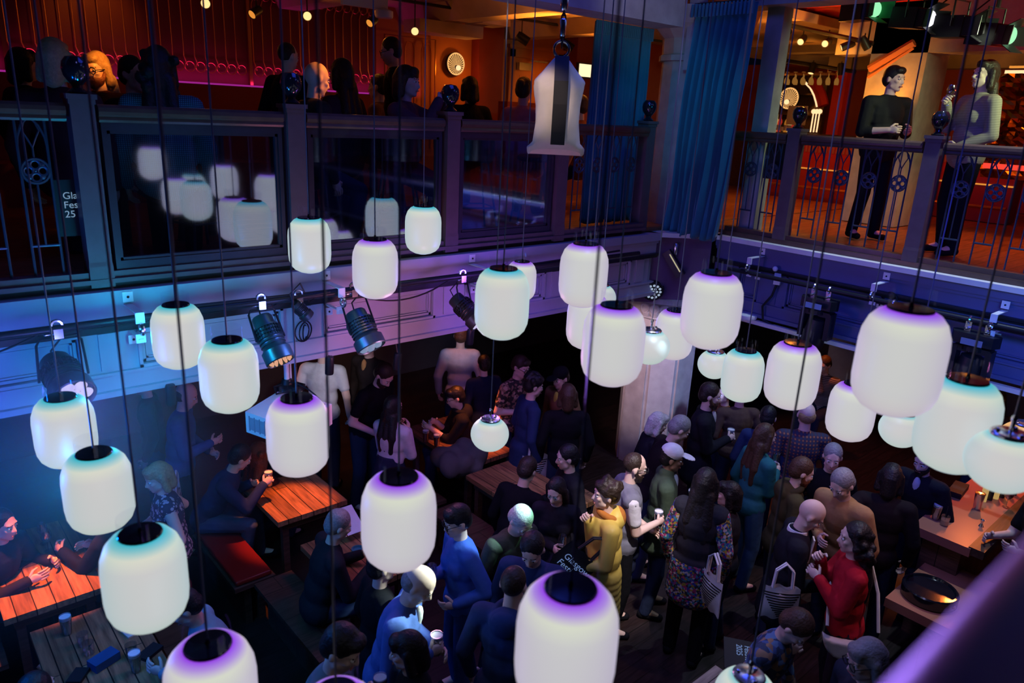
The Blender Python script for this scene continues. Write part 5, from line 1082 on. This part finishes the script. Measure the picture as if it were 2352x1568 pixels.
PLAID = pattern('plaid_cloth', ((.02, .03, .07), (.06, .02, .04), (.32, .12, .05)), 'plaid', 9)
GING = pattern('gingham_cloth', ((.01, .05, .07), (.02, .10, .13), (.10, .38, .44)), 'plaid', 26)
FLOR = pattern('floral_cloth', ((.02, .015, .02), (.04, .02, .02), (.25, .14, .10), (.02, .015, .02), (.45, .30, .22)), 'floral', 34)
LEO = pattern('printed_blouse', ((.03, .02, .06), (.55, .38, .48)), 'leopard', 30)
SEQ = pattern('bright_floral', ((.02, .03, .25), (.30, .02, .10), (.02, .02, .03), (.3, .2, .02), (.02, .15, .22), (.4, .33, .36), (.02, .02, .03)), 'floral', 60)
BLUF = pattern('blue_floral', ((.02, .03, .07), (.05, .10, .25), (.03, .05, .10), (.30, .18, .10), (.10, .20, .35)), 'floral', 26)
RUCH = pattern('ruched_beige', ((.20, .17, .13), (.40, .34, .27)), 'stripes', 22)
STRP = pattern('striped_cloth', ((.05, .04, .06), (.35, .28, .30)), 'stripes', 14)
TB_ = (.32, -.08, .80); TBL = (.34, .10, .80)
# ---- seated at the tables, lower left
g = G(); c = at(1050, 1052, .80); rnd = random.Random(9)
for k in range(9): g.ell(c+Vector((rnd.uniform(-.2, .2), rnd.uniform(-.16, .2), rnd.uniform(-.08, .12))), (rnd.uniform(.12, .2), rnd.uniform(.1, .16), rnd.uniform(.10, .2)), Matrix.Rotation(rnd.uniform(0, 3), 3, 'X'), 12)
tag(obj('draped_coat', fuse(g, .02, 6, .6), mat('grey_wool', (.09, .085, .09), .9, 0, .2, 14, .3)), 'dark grey coat heaped at the corner of the red brown table', 'coat')
P = person(6, 1205, 'person cut off by the left edge, hand on the orange lit left table', -5, pose='sit', lean=14, R=(.40, -.10, .82), L=(.36, .2, .80), hc='black', top=(.02, .02, .03))
P = person(232, 1165, 'person hidden behind a cyan globe lamp, arm stretched onto the left table', 185, pose='sit', lean=10, L=(.46, .02, .84), R=(.3, -.15, .8), top=BLK, gl=.8)
P = person(362, 1096, 'blonde woman in printed sleeveless blouse holding a dark red coat', 212, h=1.64, fem=True, hair='bob', hc='blond', top=LEO, sleeve='none', lean=5, hy=15, hp=10, R=(.12, -.34, 1.06), L=(.22, .12, 1.02), bottom=BLK, gl=.8, vox=.0105)
g = G(); c = P.w(.16, .30, 1.12); [g.ell(P.w(.14+.05*sin(k), .22+.06*k*.5, 1.16-.10*k), (.13, .17, .15), Matrix.Rotation(k, 3, 'Z'), 12) for k in range(5)]
tag(obj('red_coat', fuse(g, .014, 3), cloth((.12, .012, .02)), None, 2), 'dark red coat carried by the blonde woman in the printed blouse', 'coat')
P = person(552, 1050, 'man in navy jumper on the red cushioned bench gripping a pint', 8, pose='sit', lean=30, hy=25, hp=12, R=(.56, -.06, .90), L=(.40, .15, .80), top=NAVY, bottom=DENIM, hc='black', gr=.9, zhead=1.20, vox=.011)
held(P, -1, lambda q: pint(q, 'pint glass in the fist of the man in the navy jumper', (.35, .10, .02)))
tote(P.w(-.26, .05, .80), 1.1, 'striped tote bag hanging behind the man in the navy jumper')
person(598, 1042, 'auburn haired woman turned away behind the pint of the navy jumper man', 60, pose='sit', fem=True, hair='wavy', hc='auburn', top=(.03, .015, .02), lean=10, zhead=1.02, seat=.25, R=(.36, -.05, .82), L=(.36, .1, .82))
person(428, 908, 'broad man in blue denim shirt with orange lit bald head, back turned', 15, h=1.8, hair='balding', hc='dark', top=(.05, .12, .34), lean=6, hp=18, w=1.1, R=(.35, -.05, 1.15), L=(.3, .1, 1.0))
person(330, 880, 'dark figure behind the far left fascia with only a hanging hand showing', 200, h=1.7, top=(.05, .02, .03), hc='black', vox=.015)
person(742, 800, 'person in off white T-shirt seen from behind under the fascia', 85, h=1.85, top=(.62, .64, .68), sleeve='short', hc='dark', vox=.015, w=1.05)
person(845, 790, 'dark clothed man in orange light behind the dim lensed can', 240, h=1.85, top=(.03, .02, .02), hc='brown', vox=.015, under=(.5, .25, .1))
person(882, 862, 'bearded man in black T-shirt leaning over to work with his hands', -30, h=1.86, lean=20, hp=32, sleeve='short', top=BLK, R=(.36, -.16, 1.0), L=(.40, .02, 1.0), beard='dark', hair='short', hc='dark')
person(904, 935, 'woman in white corset top with long black hair, back turned, hands at her face', 62, h=1.66, fem=True, hair='long', hc='black', top=(.62, .58, .66), lean=4, R=(.22, -.10, 1.36), L=(.20, .10, 1.36), bottom=(.02, .03, .06), skirt=(.02, .025, .06))
person(1046, 912, 'person with black hair and glasses in black hoodie, forearms on the red brown table', 195, pose='sit', lean=10, hp=10, hair='fringe', hc='black', specs=True, top=(.015, .015, .02), hood=(.015, .015, .02), L=(.42, .02, .86), R=(.36, -.02, .92), sleeve='mid', zhead=1.24)
person(1058, 770, 'person in pale shirt far back under the fascia, turned away', 95, h=1.8, top=(.36, .40, .52), hc='brown', vox=.016)
person(1110, 836, 'dark navy coated person far behind the round globe lamp', 120, h=1.6, top=(.01, .02, .06), coat=.2, hc='black', vox=.016)
person(1196, 842, 'man with glasses and quiff in dark floral short sleeved shirt', -38, h=1.78, hair='quiff', hc='dark', specs=True, top=FLOR, sleeve='short', lean=8, hp=12, R=(.24, -.06, 1.12), L=(.22, .1, 1.1))
P = person(1226, 886, 'man in navy coat with striped tote bag on his shoulder', 18, h=1.74, hair='curly', hc='black', top=NAVY, coat=.35, hp=8, lean=4, bottom=NAVY)
tote(P.w(.05, -.24, .93), rad(18)+YAW-pi/2, 'striped tote bag on the side of the man in the navy coat', sx=.30, sz=.32)
person(1287, 868, 'smiling man in black cap and brown jacket over a yellow T-shirt', 222, h=1.69, cap=BLK, top=(.22, .12, .06), under=(.45, .40, .06), hc='dark', hp=8, lean=5)
person(1304, 908, 'brown haired person in black seen from behind, facing the man in the cap', 95, h=1.72, hair='bob', hc='brown', top=BLK, vox=.014)
person(1302, 1050, 'dark haired man in black looking left at the plank table', 195, pose='sit', lean=8, hp=6, hc='black', top=(.012, .012, .018), zhead=1.28, R=(.40, .1, .84), hy=-8, vox=.0105)
person(1212, 1080, 'person in black hunched over the plank table, back turned', 55, pose='sit', lean=20, hp=15, hair='short', hc='dark', top=BLK, zhead=1.24)
P = person(1277, 1128, 'dark haired woman in black with scarf bow holding a wine glass', -100, h=1.57, fem=True, hair='long', hc='black', top=(.015, .013, .022), lean=4, hp=18, hy=-15, R=(.30, .02, 1.14), gr=.8, vox=.0105)
held(P, -1, lambda q: wineglass(q, 'wine glass held by the dark haired woman with the scarf bow', None), .05)
P = person(1392, 1135, 'person in mustard yellow raincoat with orange hood, finger at the mouth', 186, h=1.70, hair='curly', hc='dark', top=mat('yellow_rubber', (.62, .44, .09), .5, 0, .1, 6, .25), coat=.42, hood=(.40, .14, .03), lean=2, R=(.19, -.02, 1.40), L=(.32, .08, 1.05), gl=.8, gr=.7, vox=.0105, bulk=.02)
q = P.grip[1]; t = thing('beer_bottle', 'beer bottle with blue label in the hand of the yellow raincoat wearer', 'bottle', q-Vector((0, 0, .10))); t.rotation_euler = (.25, .15, 0)
obj('body', G().lathe([(0, 0), (.029, 0), (.03, .01), (.03, .13), (.013, .18), (.012, .225), (0, .225)], (0, 0, 0), 16), K['gloss'], t, True, True); obj('label', G().lathe([(.0306, .03), (.0306, .11)], (0, 0, 0), 16, 0, None, False), mat('blue_label', (.03, .08, .4), .5), t, True, True)
P2 = at(1345, 1272, 1.16); t = tote(P2, YAW-pi/2, 'black tote bag with pale blue lettering beside the yellow raincoat', False, .34, .36, col=K['black']); t.rotation_euler = (0, .75, YAW-pi/2)
ML = glow('tote_letter_glow', (.25, .4, .85), .45)  # printed letters emit so they stand out on dark cloth
for k, sd in enumerate((1, -1)):
    o = text('Glasgow\nFestival\n2025', .075, Vector((-.13 if sd == 1 else .13, -.05 if sd == 1 else .05, -.12)), Matrix.Rotation(0 if sd == 1 else pi, 3, 'Z') @ RFY, ML, None); o.parent = t
c = at(1712, 1512, .76); t = tag(obj('black_tote', G().box(c+Vector((0, 0, .012)), (.34, .30, .02), .6), K['black'], None, False), 'black tote with upturned pale lettering lying by the pale plank table at the bottom', 'bag')
text('Glasgow\nFestival\n2025', .06, c+Vector((.12, .02, .0235)), Matrix.Rotation(.6+pi, 3, 'Z'), ML, t)
P = person(1458, 1072, 'bald bearded man with glasses in grey vest over white T-shirt holding a stout', 5, h=1.73, hair='buzz', hc='dark', beard='dark', specs=True, top=(.72, .70, .76), vest=(.16, .16, .20), sleeve='short', lean=2, hp=10, R=(.34, -.04, 1.12), L=(.30, .08, 1.0), gr=.9, bottom=BLK, vox=.0105)
held(P, -1, lambda q: pint(q, 'pint of stout held by the bald bearded man in the grey vest', (.015, .008, .006)))
g = G(); [g.ell(P.w(.10-.02*k, .10, .92-.14*k), (.10, .14, .13), None, 12) for k in range(5)]; tag(obj('folded_coat', fuse(g, .014, 3), cloth((.015, .02, .05)), None, 2), 'dark navy coat over the arm of the bald man in the grey vest', 'coat')
P = person(1543, 1052, 'man in white cap and dark green waxed jacket holding a pint', -6, h=1.69, cap=(.72, .70, .78), skin='brown', hc='black', top=(.05, .075, .05), coat=.15, collar='stand', lean=2, hp=8, R=(.30, -.02, 1.22), gr=.9, under=(.3, .4, .5), vox=.0105)
held(P, -1, lambda q: pint(q, 'pint held by the man in the white cap', (.10, .04, .015)))
person(1512, 972, 'white haired woman in black leaning by the column', 10, h=1.58, fem=True, hair='bob', hc='white', top=(.012, .01, .018), lean=8, hp=10)
person(1561, 985, 'older grey haired man leaning forward next to the white haired woman', 5, h=1.77, hair='short', hc='grey', top=(.015, .01, .012), lean=20, hp=20)
P = person(1632, 908, 'bearded man in dark blazer and pale T-shirt holding a drink near the column', -12, h=1.83, beard='brown', hair='short', hc='dark', top=(.013, .012, .018), coat=.15, under=(.5, .46, .46), lean=2, hp=8, R=(.32, 0, 1.20), gr=.9)
held(P, -1, lambda q: pint(q, 'pint held by the bearded man in the dark blazer', (.04, .02, .02)))
person(1700, 905, 'broad back in a brown jacket under the globe lamp right of the column', 95, h=1.62, hair='short', hc='black', top=(.10, .06, .045), w=1.12)
person(1764, 958, 'person in navy jumper with dark cropped hair, back turned', 62, h=1.66, hair='short', hc='black', top=NAVY, lean=4, hp=6)
person(1852, 952, 'balding person in orange and navy plaid shirt seen from behind', 80, h=1.78, hair='balding', hc='fair', top=PLAID, w=1.08)
P = person(1758, 1002, 'woman in teal top with long brown hair raising a wine glass', 18, h=1.72, fem=True, hair='long', hc='brown', top=(.02, .13, .15), bottom=(.03, .08, .15), lean=3, hp=5, R=(.30, 0, 1.24), gr=.8)
held(P, -1, lambda q: wineglass(q, 'wine glass raised by the woman in the teal top', None), .05)
P = person(1842, 1083, 'bearded man in olive jacket with a strap, in profile', -5, h=1.71, beard='auburn', hair='short', hc='brown', top=(.06, .05, .02), hood=(.05, .045, .02), lean=6, hp=14, L=(.3, .1, 1.1))
person(1912, 1050, 'grey haired person facing the camera beside the tan jumper', -110, h=1.68, hair='short', hc='grey', top=BLK, hp=10)
person(1933, 1112, 'person in tan jumper bending towards the bald man in the suit', 215, h=1.80, hair='short', hc='grey', top=(.38, .20, .09), lean=16, hp=22, R=(.36, -.05, 1.12))
P = person(2046, 1098, 'person with black bobbed hair in black, back turned, near the bar', 62, h=1.73, hair='bob', hc='black', top=(.014, .01, .012), L=(.05, .18, 1.28), gl=.2)
person(2122, 1058, 'bearded man in black coat with pale scarf looking down to the left', 215, h=1.71, beard='black', hair='short', hc='black', top=(.012, .012, .02), coat=.3, under=(.55, .58, .68), lean=6, hp=14)
person(2288, 918, 'dark haired woman in black under the right gallery beside the round lamp', 215, h=1.66, fem=True, hair='long', hc='black', top=(.02, .02, .025), vox=.013)
person(1893, 838, 'person in striped jumper at the far orange lit table, hand at the chin', 220, h=1.72, pose='sit', zhead=1.3, hair='short', hc='brown', top=STRP, lean=14, hp=12, R=(.24, -.04, 1.1), vox=.013)
person(1665, 905, 'orange lit person behind the bearded man in the dark blazer', 200, h=1.52, hair='short', hc='brown', top=(.2, .08, .03), vox=.015)
pb = person(2390, 1130, 'bar worker beyond the right edge with a hand stretched over the drip rail', 168, h=1.75, top=BLK, sleeve='short', R=(.52, .0, 1.16), L=(.3, .1, 1.1), lean=14, hc='dark')
P = person(1862, 1182, 'bald man in dark suit and white shirt bowing his head', -14, h=1.75, hair='bald', top=(.013, .013, .02), coat=.18, collar='shirt', lean=5, hp=34, R=(.34, -.06, 1.06), gr=.9, bottom=BLK, vox=.0105)
held(P, -1, lambda q: pint(q, 'pint of stout held by the bald man in the suit', (.02, .01, .008)))
tote(P.w(-.04, -.30, 1.14), rad(-6)+YAW-pi/2, 'black and white striped tote bag hanging from the bald man in the suit', sx=.28, sz=.27)
P = person(1962, 1236, 'woman in red jumper with dark wavy hair raising both hands', 168, h=1.72, fem=True, hair='wavy', hc='black', top=(.42, .012, .025), lean=3, hp=2, R=(.28, -.06, 1.40), L=(.30, .06, 1.30), gl=.8, gr=.8, bottom=(.03, .02, .03), vox=.0105)
t = thing('shoulder_bag', 'cream crescent shoulder bag on the hip of the woman in red', 'bag', P.w(-.02, .20, .92)); c = P.w(0, .21, .90)
g = G(); a = P.fwd; ar = [(.19*cos(t_), .06-.20*sin(t_)) for t_ in [pi*k/14 for k in range(15)]]; ar += [(-.19*cos(t_), .06-.05*sin(t_)) for t_ in [pi*k/8 for k in range(1, 8)]]
g.prism(ar, .07, Matrix.Translation(c) @ Matrix((a, Vector((0, 0, 1)), a.cross(Vector((0, 0, 1))))).transposed().to_4x4()); o = obj('pouch', fuse(g, .011, 5, .6), K['canvas'], t, 2)
obj('strap', G().tube([c-a*.17+Vector((0, 0, .12)), P.w(-.15, .10, 1.28), P.w(-.10, -.05, 1.46), P.w(.02, -.12, 1.47), P.w(.15, -.02, 1.2), c+a*.17+Vector((0, 0, .12))], .012, 6), K['canvas'], t)
P = person(1828, 1440, 'person in blue floral shirt bowing with a white watch strap at the bottom edge', -48, h=1.67, hair='short', hc='brown', top=BLUF, lean=14, hp=38, R=(.20, .02, 1.36), vox=.0105, gr=.7)
g = G(); c = P.hand[-1]; g.torus(c-P.fwd*.06, .036, .011, 16, 6, 0, Matrix.Rotation(pi/2, 3, 'X')); tag(obj('wrist_watch', g, K['white']), 'white watch strap on the wrist of the floral shirted person', 'watch')
person(1988, 1515, 'grey blond haired person with glasses at the bottom edge right, facing left', 190, h=1.70, hair='bob', hc='grey', top=(.03, .03, .05), hp=10, specs=True, vox=.011)
P = person(1622, 1108, 'woman with long black hair and bright floral jacket, back turned', 60, h=1.76, fem=True, hair='long', hc='black', top=SEQ, coat=.28, vest=(.02, .02, .03), lean=3, bottom=BLK, vox=.011)
tote(P.w(-.16, -.2, .98), rad(110)+YAW-pi/2, 'striped tote bag slung behind the bright floral jacket', sx=.28, sz=.3)
person(1672, 1135, 'dark dressed person with pin badges behind the floral jacket', 160, h=1.57, hair='bob', hc='black', top=(.015, .012, .016), vox=.013)
person(1196, 1196, 'person with green lit bright hair and olive jacket bending in the middle', -50, h=1.68, hair='short', hc='white', top=(.06, .07, .05), lean=12, hp=34, L=(.2, .12, 1.1))
person(1222, 1262, 'dark haired man in navy jacket looking down beside the green lit hair', -105, h=1.72, hair='short', hc='black', top=NAVY, lean=8, hp=26)
person(1180, 1342, 'balding man in navy hooded jacket seen from behind at the bottom centre', 72, h=1.74, hair='buzz', hc='dark', top=(.03, .055, .17), hood=(.03, .055, .17), coat=.1, lean=4, hp=6, w=1.06, vox=.0105)
P = person(1050, 1196, 'woman in blue jumper with round glasses and dark bob holding a wine glass', 208, h=1.68, fem=True, hair='fringe', hc='black', specs=True, top=(.05, .11, .42), lean=2, hp=12, R=(.30, 0, 1.20), L=(.14, .16, 1.02), gr=.8, bottom=(.03, .05, .18), vox=.0105)
held(P, -1, lambda q: wineglass(q, 'wine glass held by the woman in the blue jumper', None), .05)
P = person(962, 1342, 'spotlit man with grey hair and blue collar bent over a pint', -8, h=1.79, hair='balding', hc='grey', top=(.08, .14, .40), lean=14, hp=28, R=(.34, -.05, 1.16), L=(.36, .06, 1.12), gr=.9, vox=.0105, under=(.7, .7, .7))
held(P, -1, lambda q: pint(q, 'cider pint under the hands of the spotlit man', (.45, .30, .02)))
person(878, 1300, 'person in black coat behind the big lamp over the spotlit man', 30, h=1.6, hair='short', hc='black', top=BLK, coat=.3)
person(934, 1494, 'woman with black bob in black at the bottom edge, profile to the left', 184, h=1.60, fem=True, hair='bob', hc='black', top=(.012, .012, .016), hp=8, vox=.0105)
P = person(786, 1488, 'man with dark swept hair in grey denim jacket at the bottom edge', -14, h=1.82, hair='quiff', hc='black', top=(.14, .17, .20), lean=10, hp=20, R=(.28, 0, 1.30), gr=.8, vox=.0105, under=(.05, .06, .05))
pint(at(873, 1556, 1.30)-Vector((0, 0, .14)), 'pint with pale head between the two people at the bottom edge', (.3, .2, .1))
person(778, 1206, 'grey haired man in black fleece seated at the narrow plank table', 28, pose='sit', hair='short', hc='grey', top=(.016, .018, .024), lean=14, hp=14, R=(.40, -.1, .82), L=(.4, .12, .82), zhead=1.24, w=1.1)
tag(obj('programme', G().box(at(800, 1195, .9), (.2, .28, .006), .5, 0, Matrix.Rotation(.5, 3, 'X')), K['canvasw'], None, False), 'striped programme held by the grey haired seated man', 'paper')
person(425, 1395, 'person in pale blue denim jacket leaning at the dim lower left table', 205, pose='sit', hair='short', hc='black', top=(.22, .32, .42), lean=20, hp=20, L=(.42, .1, .8), zhead=1.22)
person(85, 1590, 'person at the bottom left edge with only dark blue hair showing', 90, pose='sit', hair='short', hc='black', top=(.3, .3, .32), zhead=1.24)
# ---- left gallery
Z = ZG
def gal(x, y, Y, label, face, h=1.96, pose='stool', **k):
    v = aty(x, y, Y)
    if pose == 'stand': h = (v.z-Z)/.935; k['w'] = 1.1
    return person(x, y, label, face, zf=Z, h=h, pose=pose, zhead=v.z, seat=k.pop('seat', max(.5, min(.95, (v.z-Z)/(h/1.75)-.80))), **k)
gal(128, 140, 6.2, 'light haired person seen from behind over the stickered iron railing', 100, hair='bob', hc='blond', top=(.05, .015, .02), vox=.012)
gal(55, 150, 8.2, 'dark figure left of the light haired person at the far left', 60, hair='bob', hc='black', top=BLK, vox=.014)
gal(222, 160, 7.5, 'long haired bearded man with glasses lit orange, hand to his mouth', -95, hair='longf', hc='blond', beard='auburn', specs=True, top=(.12, .04, .015), L=(.22, .02, 1.16), sleeve='short', hp=6, pose='sit', seat=.55, vox=.0105)
gal(365, 155, 6.05, 'woman with big black hair in teal gingham blouse, back turned', 110, fem=True, hair='wavy', hc='black', top=GING, w=1.15, bulk=.03, bottom=BLK, vox=.0105)
gal(308, 172, 6.9, 'dark haired person left of the gingham blouse', -20, hair='short', hc='black', top=BLK, vox=.013)
gal(662, 130, 6.9, 'tall dark figure behind the second newel post', 60, h=2.0, hair='buzz', hc='dark', top=BLK, pose='stand', vox=.013)
gal(728, 182, 6.3, 'man with orange lit bald head in dark suit jacket, back turned', 40, hair='bald', top=(.03, .025, .02), hp=12, vox=.011)
gal(782, 172, 6.7, 'dark haired woman in the shade right of the lit bald head', 150, fem=True, hair='long', hc='black', top=(.04, .02, .05), vox=.013)
gal(897, 118, 7.4, 'standing man with glasses looking left behind the drinker', 190, h=2.0, pose='stand', hair='short', hc='dark', specs=True, top=BLK, hp=14, vox=.012)
P = gal(936, 188, 6.2, 'person in dark jumper lifting a glass mug with both hands', -15, hair='bob', hc='dark', top=(.10, .04, .05), R=(.36, -.06, 1.16), L=(.38, .10, 1.2), gr=.9, vox=.011)
t = thing('glass_mug', 'dark glass mug lifted by the person in the dark jumper on the gallery', 'glass', P.grip[-1]-Vector((0, 0, .08))); obj('body', G().lathe([(0, 0), (.04, 0), (.045, .14), (.042, .14), (.037, .01), (0, .01)], (0, 0, 0), 18, 0, None, False), K['glass'], t, True, True); obj('drink', G().lathe([(0, .011), (.036, .011), (.041, .12), (0, .12)], (0, 0, 0), 18), mat('red_drink', (.3, .03, .02), .2), t, True, True)
gal(868, 200, 8.1, 'blurred person in brown top between the bald head and the drinker', 170, hair='short', hc='dark', top=(.16, .08, .06), vox=.013)
gal(1204, 208, 6.8, 'woman in pink top with pinned up dark hair near the door', 70, fem=True, hair='bun', hc='dark', top=(.50, .20, .24), sleeve='short', vox=.011)
gal(1330, 245, 7.2, 'person mostly hidden behind the white sandbag, orange lit arm', 150, hair='short', hc='brown', top=(.2, .06, .03), sleeve='short', vox=.013)
gal(1078, 205, 7.6, 'dark haired person right of the glinting ball finial', 120, hair='bob', hc='black', top=BLK, vox=.013)
# ---- right gallery
v = atx(2054, 182, 8.75)
P = person(2054, 182, 'smiling dark haired man in black shirt behind the right railing', -78, zf=ZG, zhead=v.z, h=(v.z-ZG)/.938, w=1.2, hair='quiff', hc='black', top=(.012, .012, .014), hy=20, lean=1, hp=3, R=(.28, -.10, 1.14), L=(.30, .12, 1.14), gr=.7, sleeve='mid', vox=.0095, bottom=BLK)
tumbler(P.grip[-1]-Vector((0, 0, .05)), 'short glass in the hand of the man in the black shirt', (.3, .1, .05))
v = atx(2262, 172, 8.55)
P = person(2262, 172, 'woman in sheer beige blouse with dark red hair raising a wine glass', 186, zf=ZG, zhead=v.z, h=(v.z-ZG)/.938, w=1.12, fem=True, hair='longf', hc='dark', top=RUCH, lean=-2, hp=-4, R=(.34, -.02, 1.38), L=(.2, .1, 1.0), gr=.8, vox=.0095, bottom=BLK)
held(P, -1, lambda q: wineglass(q, 'large wine glass raised by the woman in the beige blouse', (.25, .12, .05)), .05)
# green white beams on the crowd, then lamps added to brighten single figures
cn = (4.3, 2.3, 3.7)
lamp('SPOT', 'spot_light', cn, (.75, 1, .9), 1500, at(978, 1330, 1.58), .03, 11, .4)
lamp('SPOT', 'spot_light', cn, (.55, .85, 1), 900, at(1085, 1238, 1.38), .03, 8, .4)
lamp('SPOT', 'spot_light', cn, (.3, 1, .55), 500, at(1208, 1172, 1.62), .03, 5, .4)
lamp('SPOT', 'spot_light', (1.3, 4.5, 3.2), (0, .6, .8), 40, aty(365, 225, 6.05), .05, 36, .7)
lamp('SPOT', 'spot_light', (5.8, .2, 5.0), (1, .5, .5), 170, at(1880, 1230, 1.3), .1, 32, .8)
lamp('SPOT', 'spot_light', (3.2, 1.4, 5.6), (1, .88, .86), 1300, at(1435, 1165, 1.3), .08, 15, .7)

if 0:
    for i, a in enumerate(PPL):
        for b in PPL[i+1:]:
            d = (a[2]-b[2]); d = sqrt(d.x**2+d.y**2)
            if d < .45 and abs(a[2].z-b[2].z) < 1: print('NEAR %.2f' % d, a[1], '|', b[1])

if 0:
    for a in PPL: print('POS', a[0], a[1], [round(v, 2) for v in bpy.data.objects[a[0]].location], round(a[2].z, 2))

# a soft plume of stage haze lit by added cyan points on the left
vm = bpy.data.materials.new('haze'); vm.use_nodes = True; vm.node_tree.nodes.clear(); N_, L_ = vm.node_tree.nodes, vm.node_tree.links
vo = N_.new('ShaderNodeOutputMaterial'); vs_ = N_.new('ShaderNodeVolumeScatter'); tc = N_.new('ShaderNodeTexCoord'); gr = N_.new('ShaderNodeTexGradient'); gr.gradient_type = 'QUADRATIC_SPHERE'
mm = N_.new('ShaderNodeMath'); mm.operation = 'MULTIPLY'; mm.inputs[1].default_value = .22
L_.new(tc.outputs['Object'], gr.inputs[0]); L_.new(gr.outputs['Fac'], mm.inputs[0]); L_.new(mm.outputs[0], vs_.inputs['Density']); L_.new(vs_.outputs[0], vo.inputs['Volume'])
vs_.inputs['Color'].default_value = (.85, .95, 1, 1)
hz = obj('stage_haze', G().ell((0, 0, 0), 1, None, 20), vm, None, 2); hz['kind'] = 'stuff'; hz.location = atd(140, 1060, 4.1); hz.scale = (1.35, 1.35, 1.15)
for (p, c, e) in ((atd(160, 1110, 3.75), (0, .42, 1), 9), (atd(120, 960, 4.0), (0, .3, 1), 6)): lamp('POINT', 'globe_fill', p, c, e, None, .08)
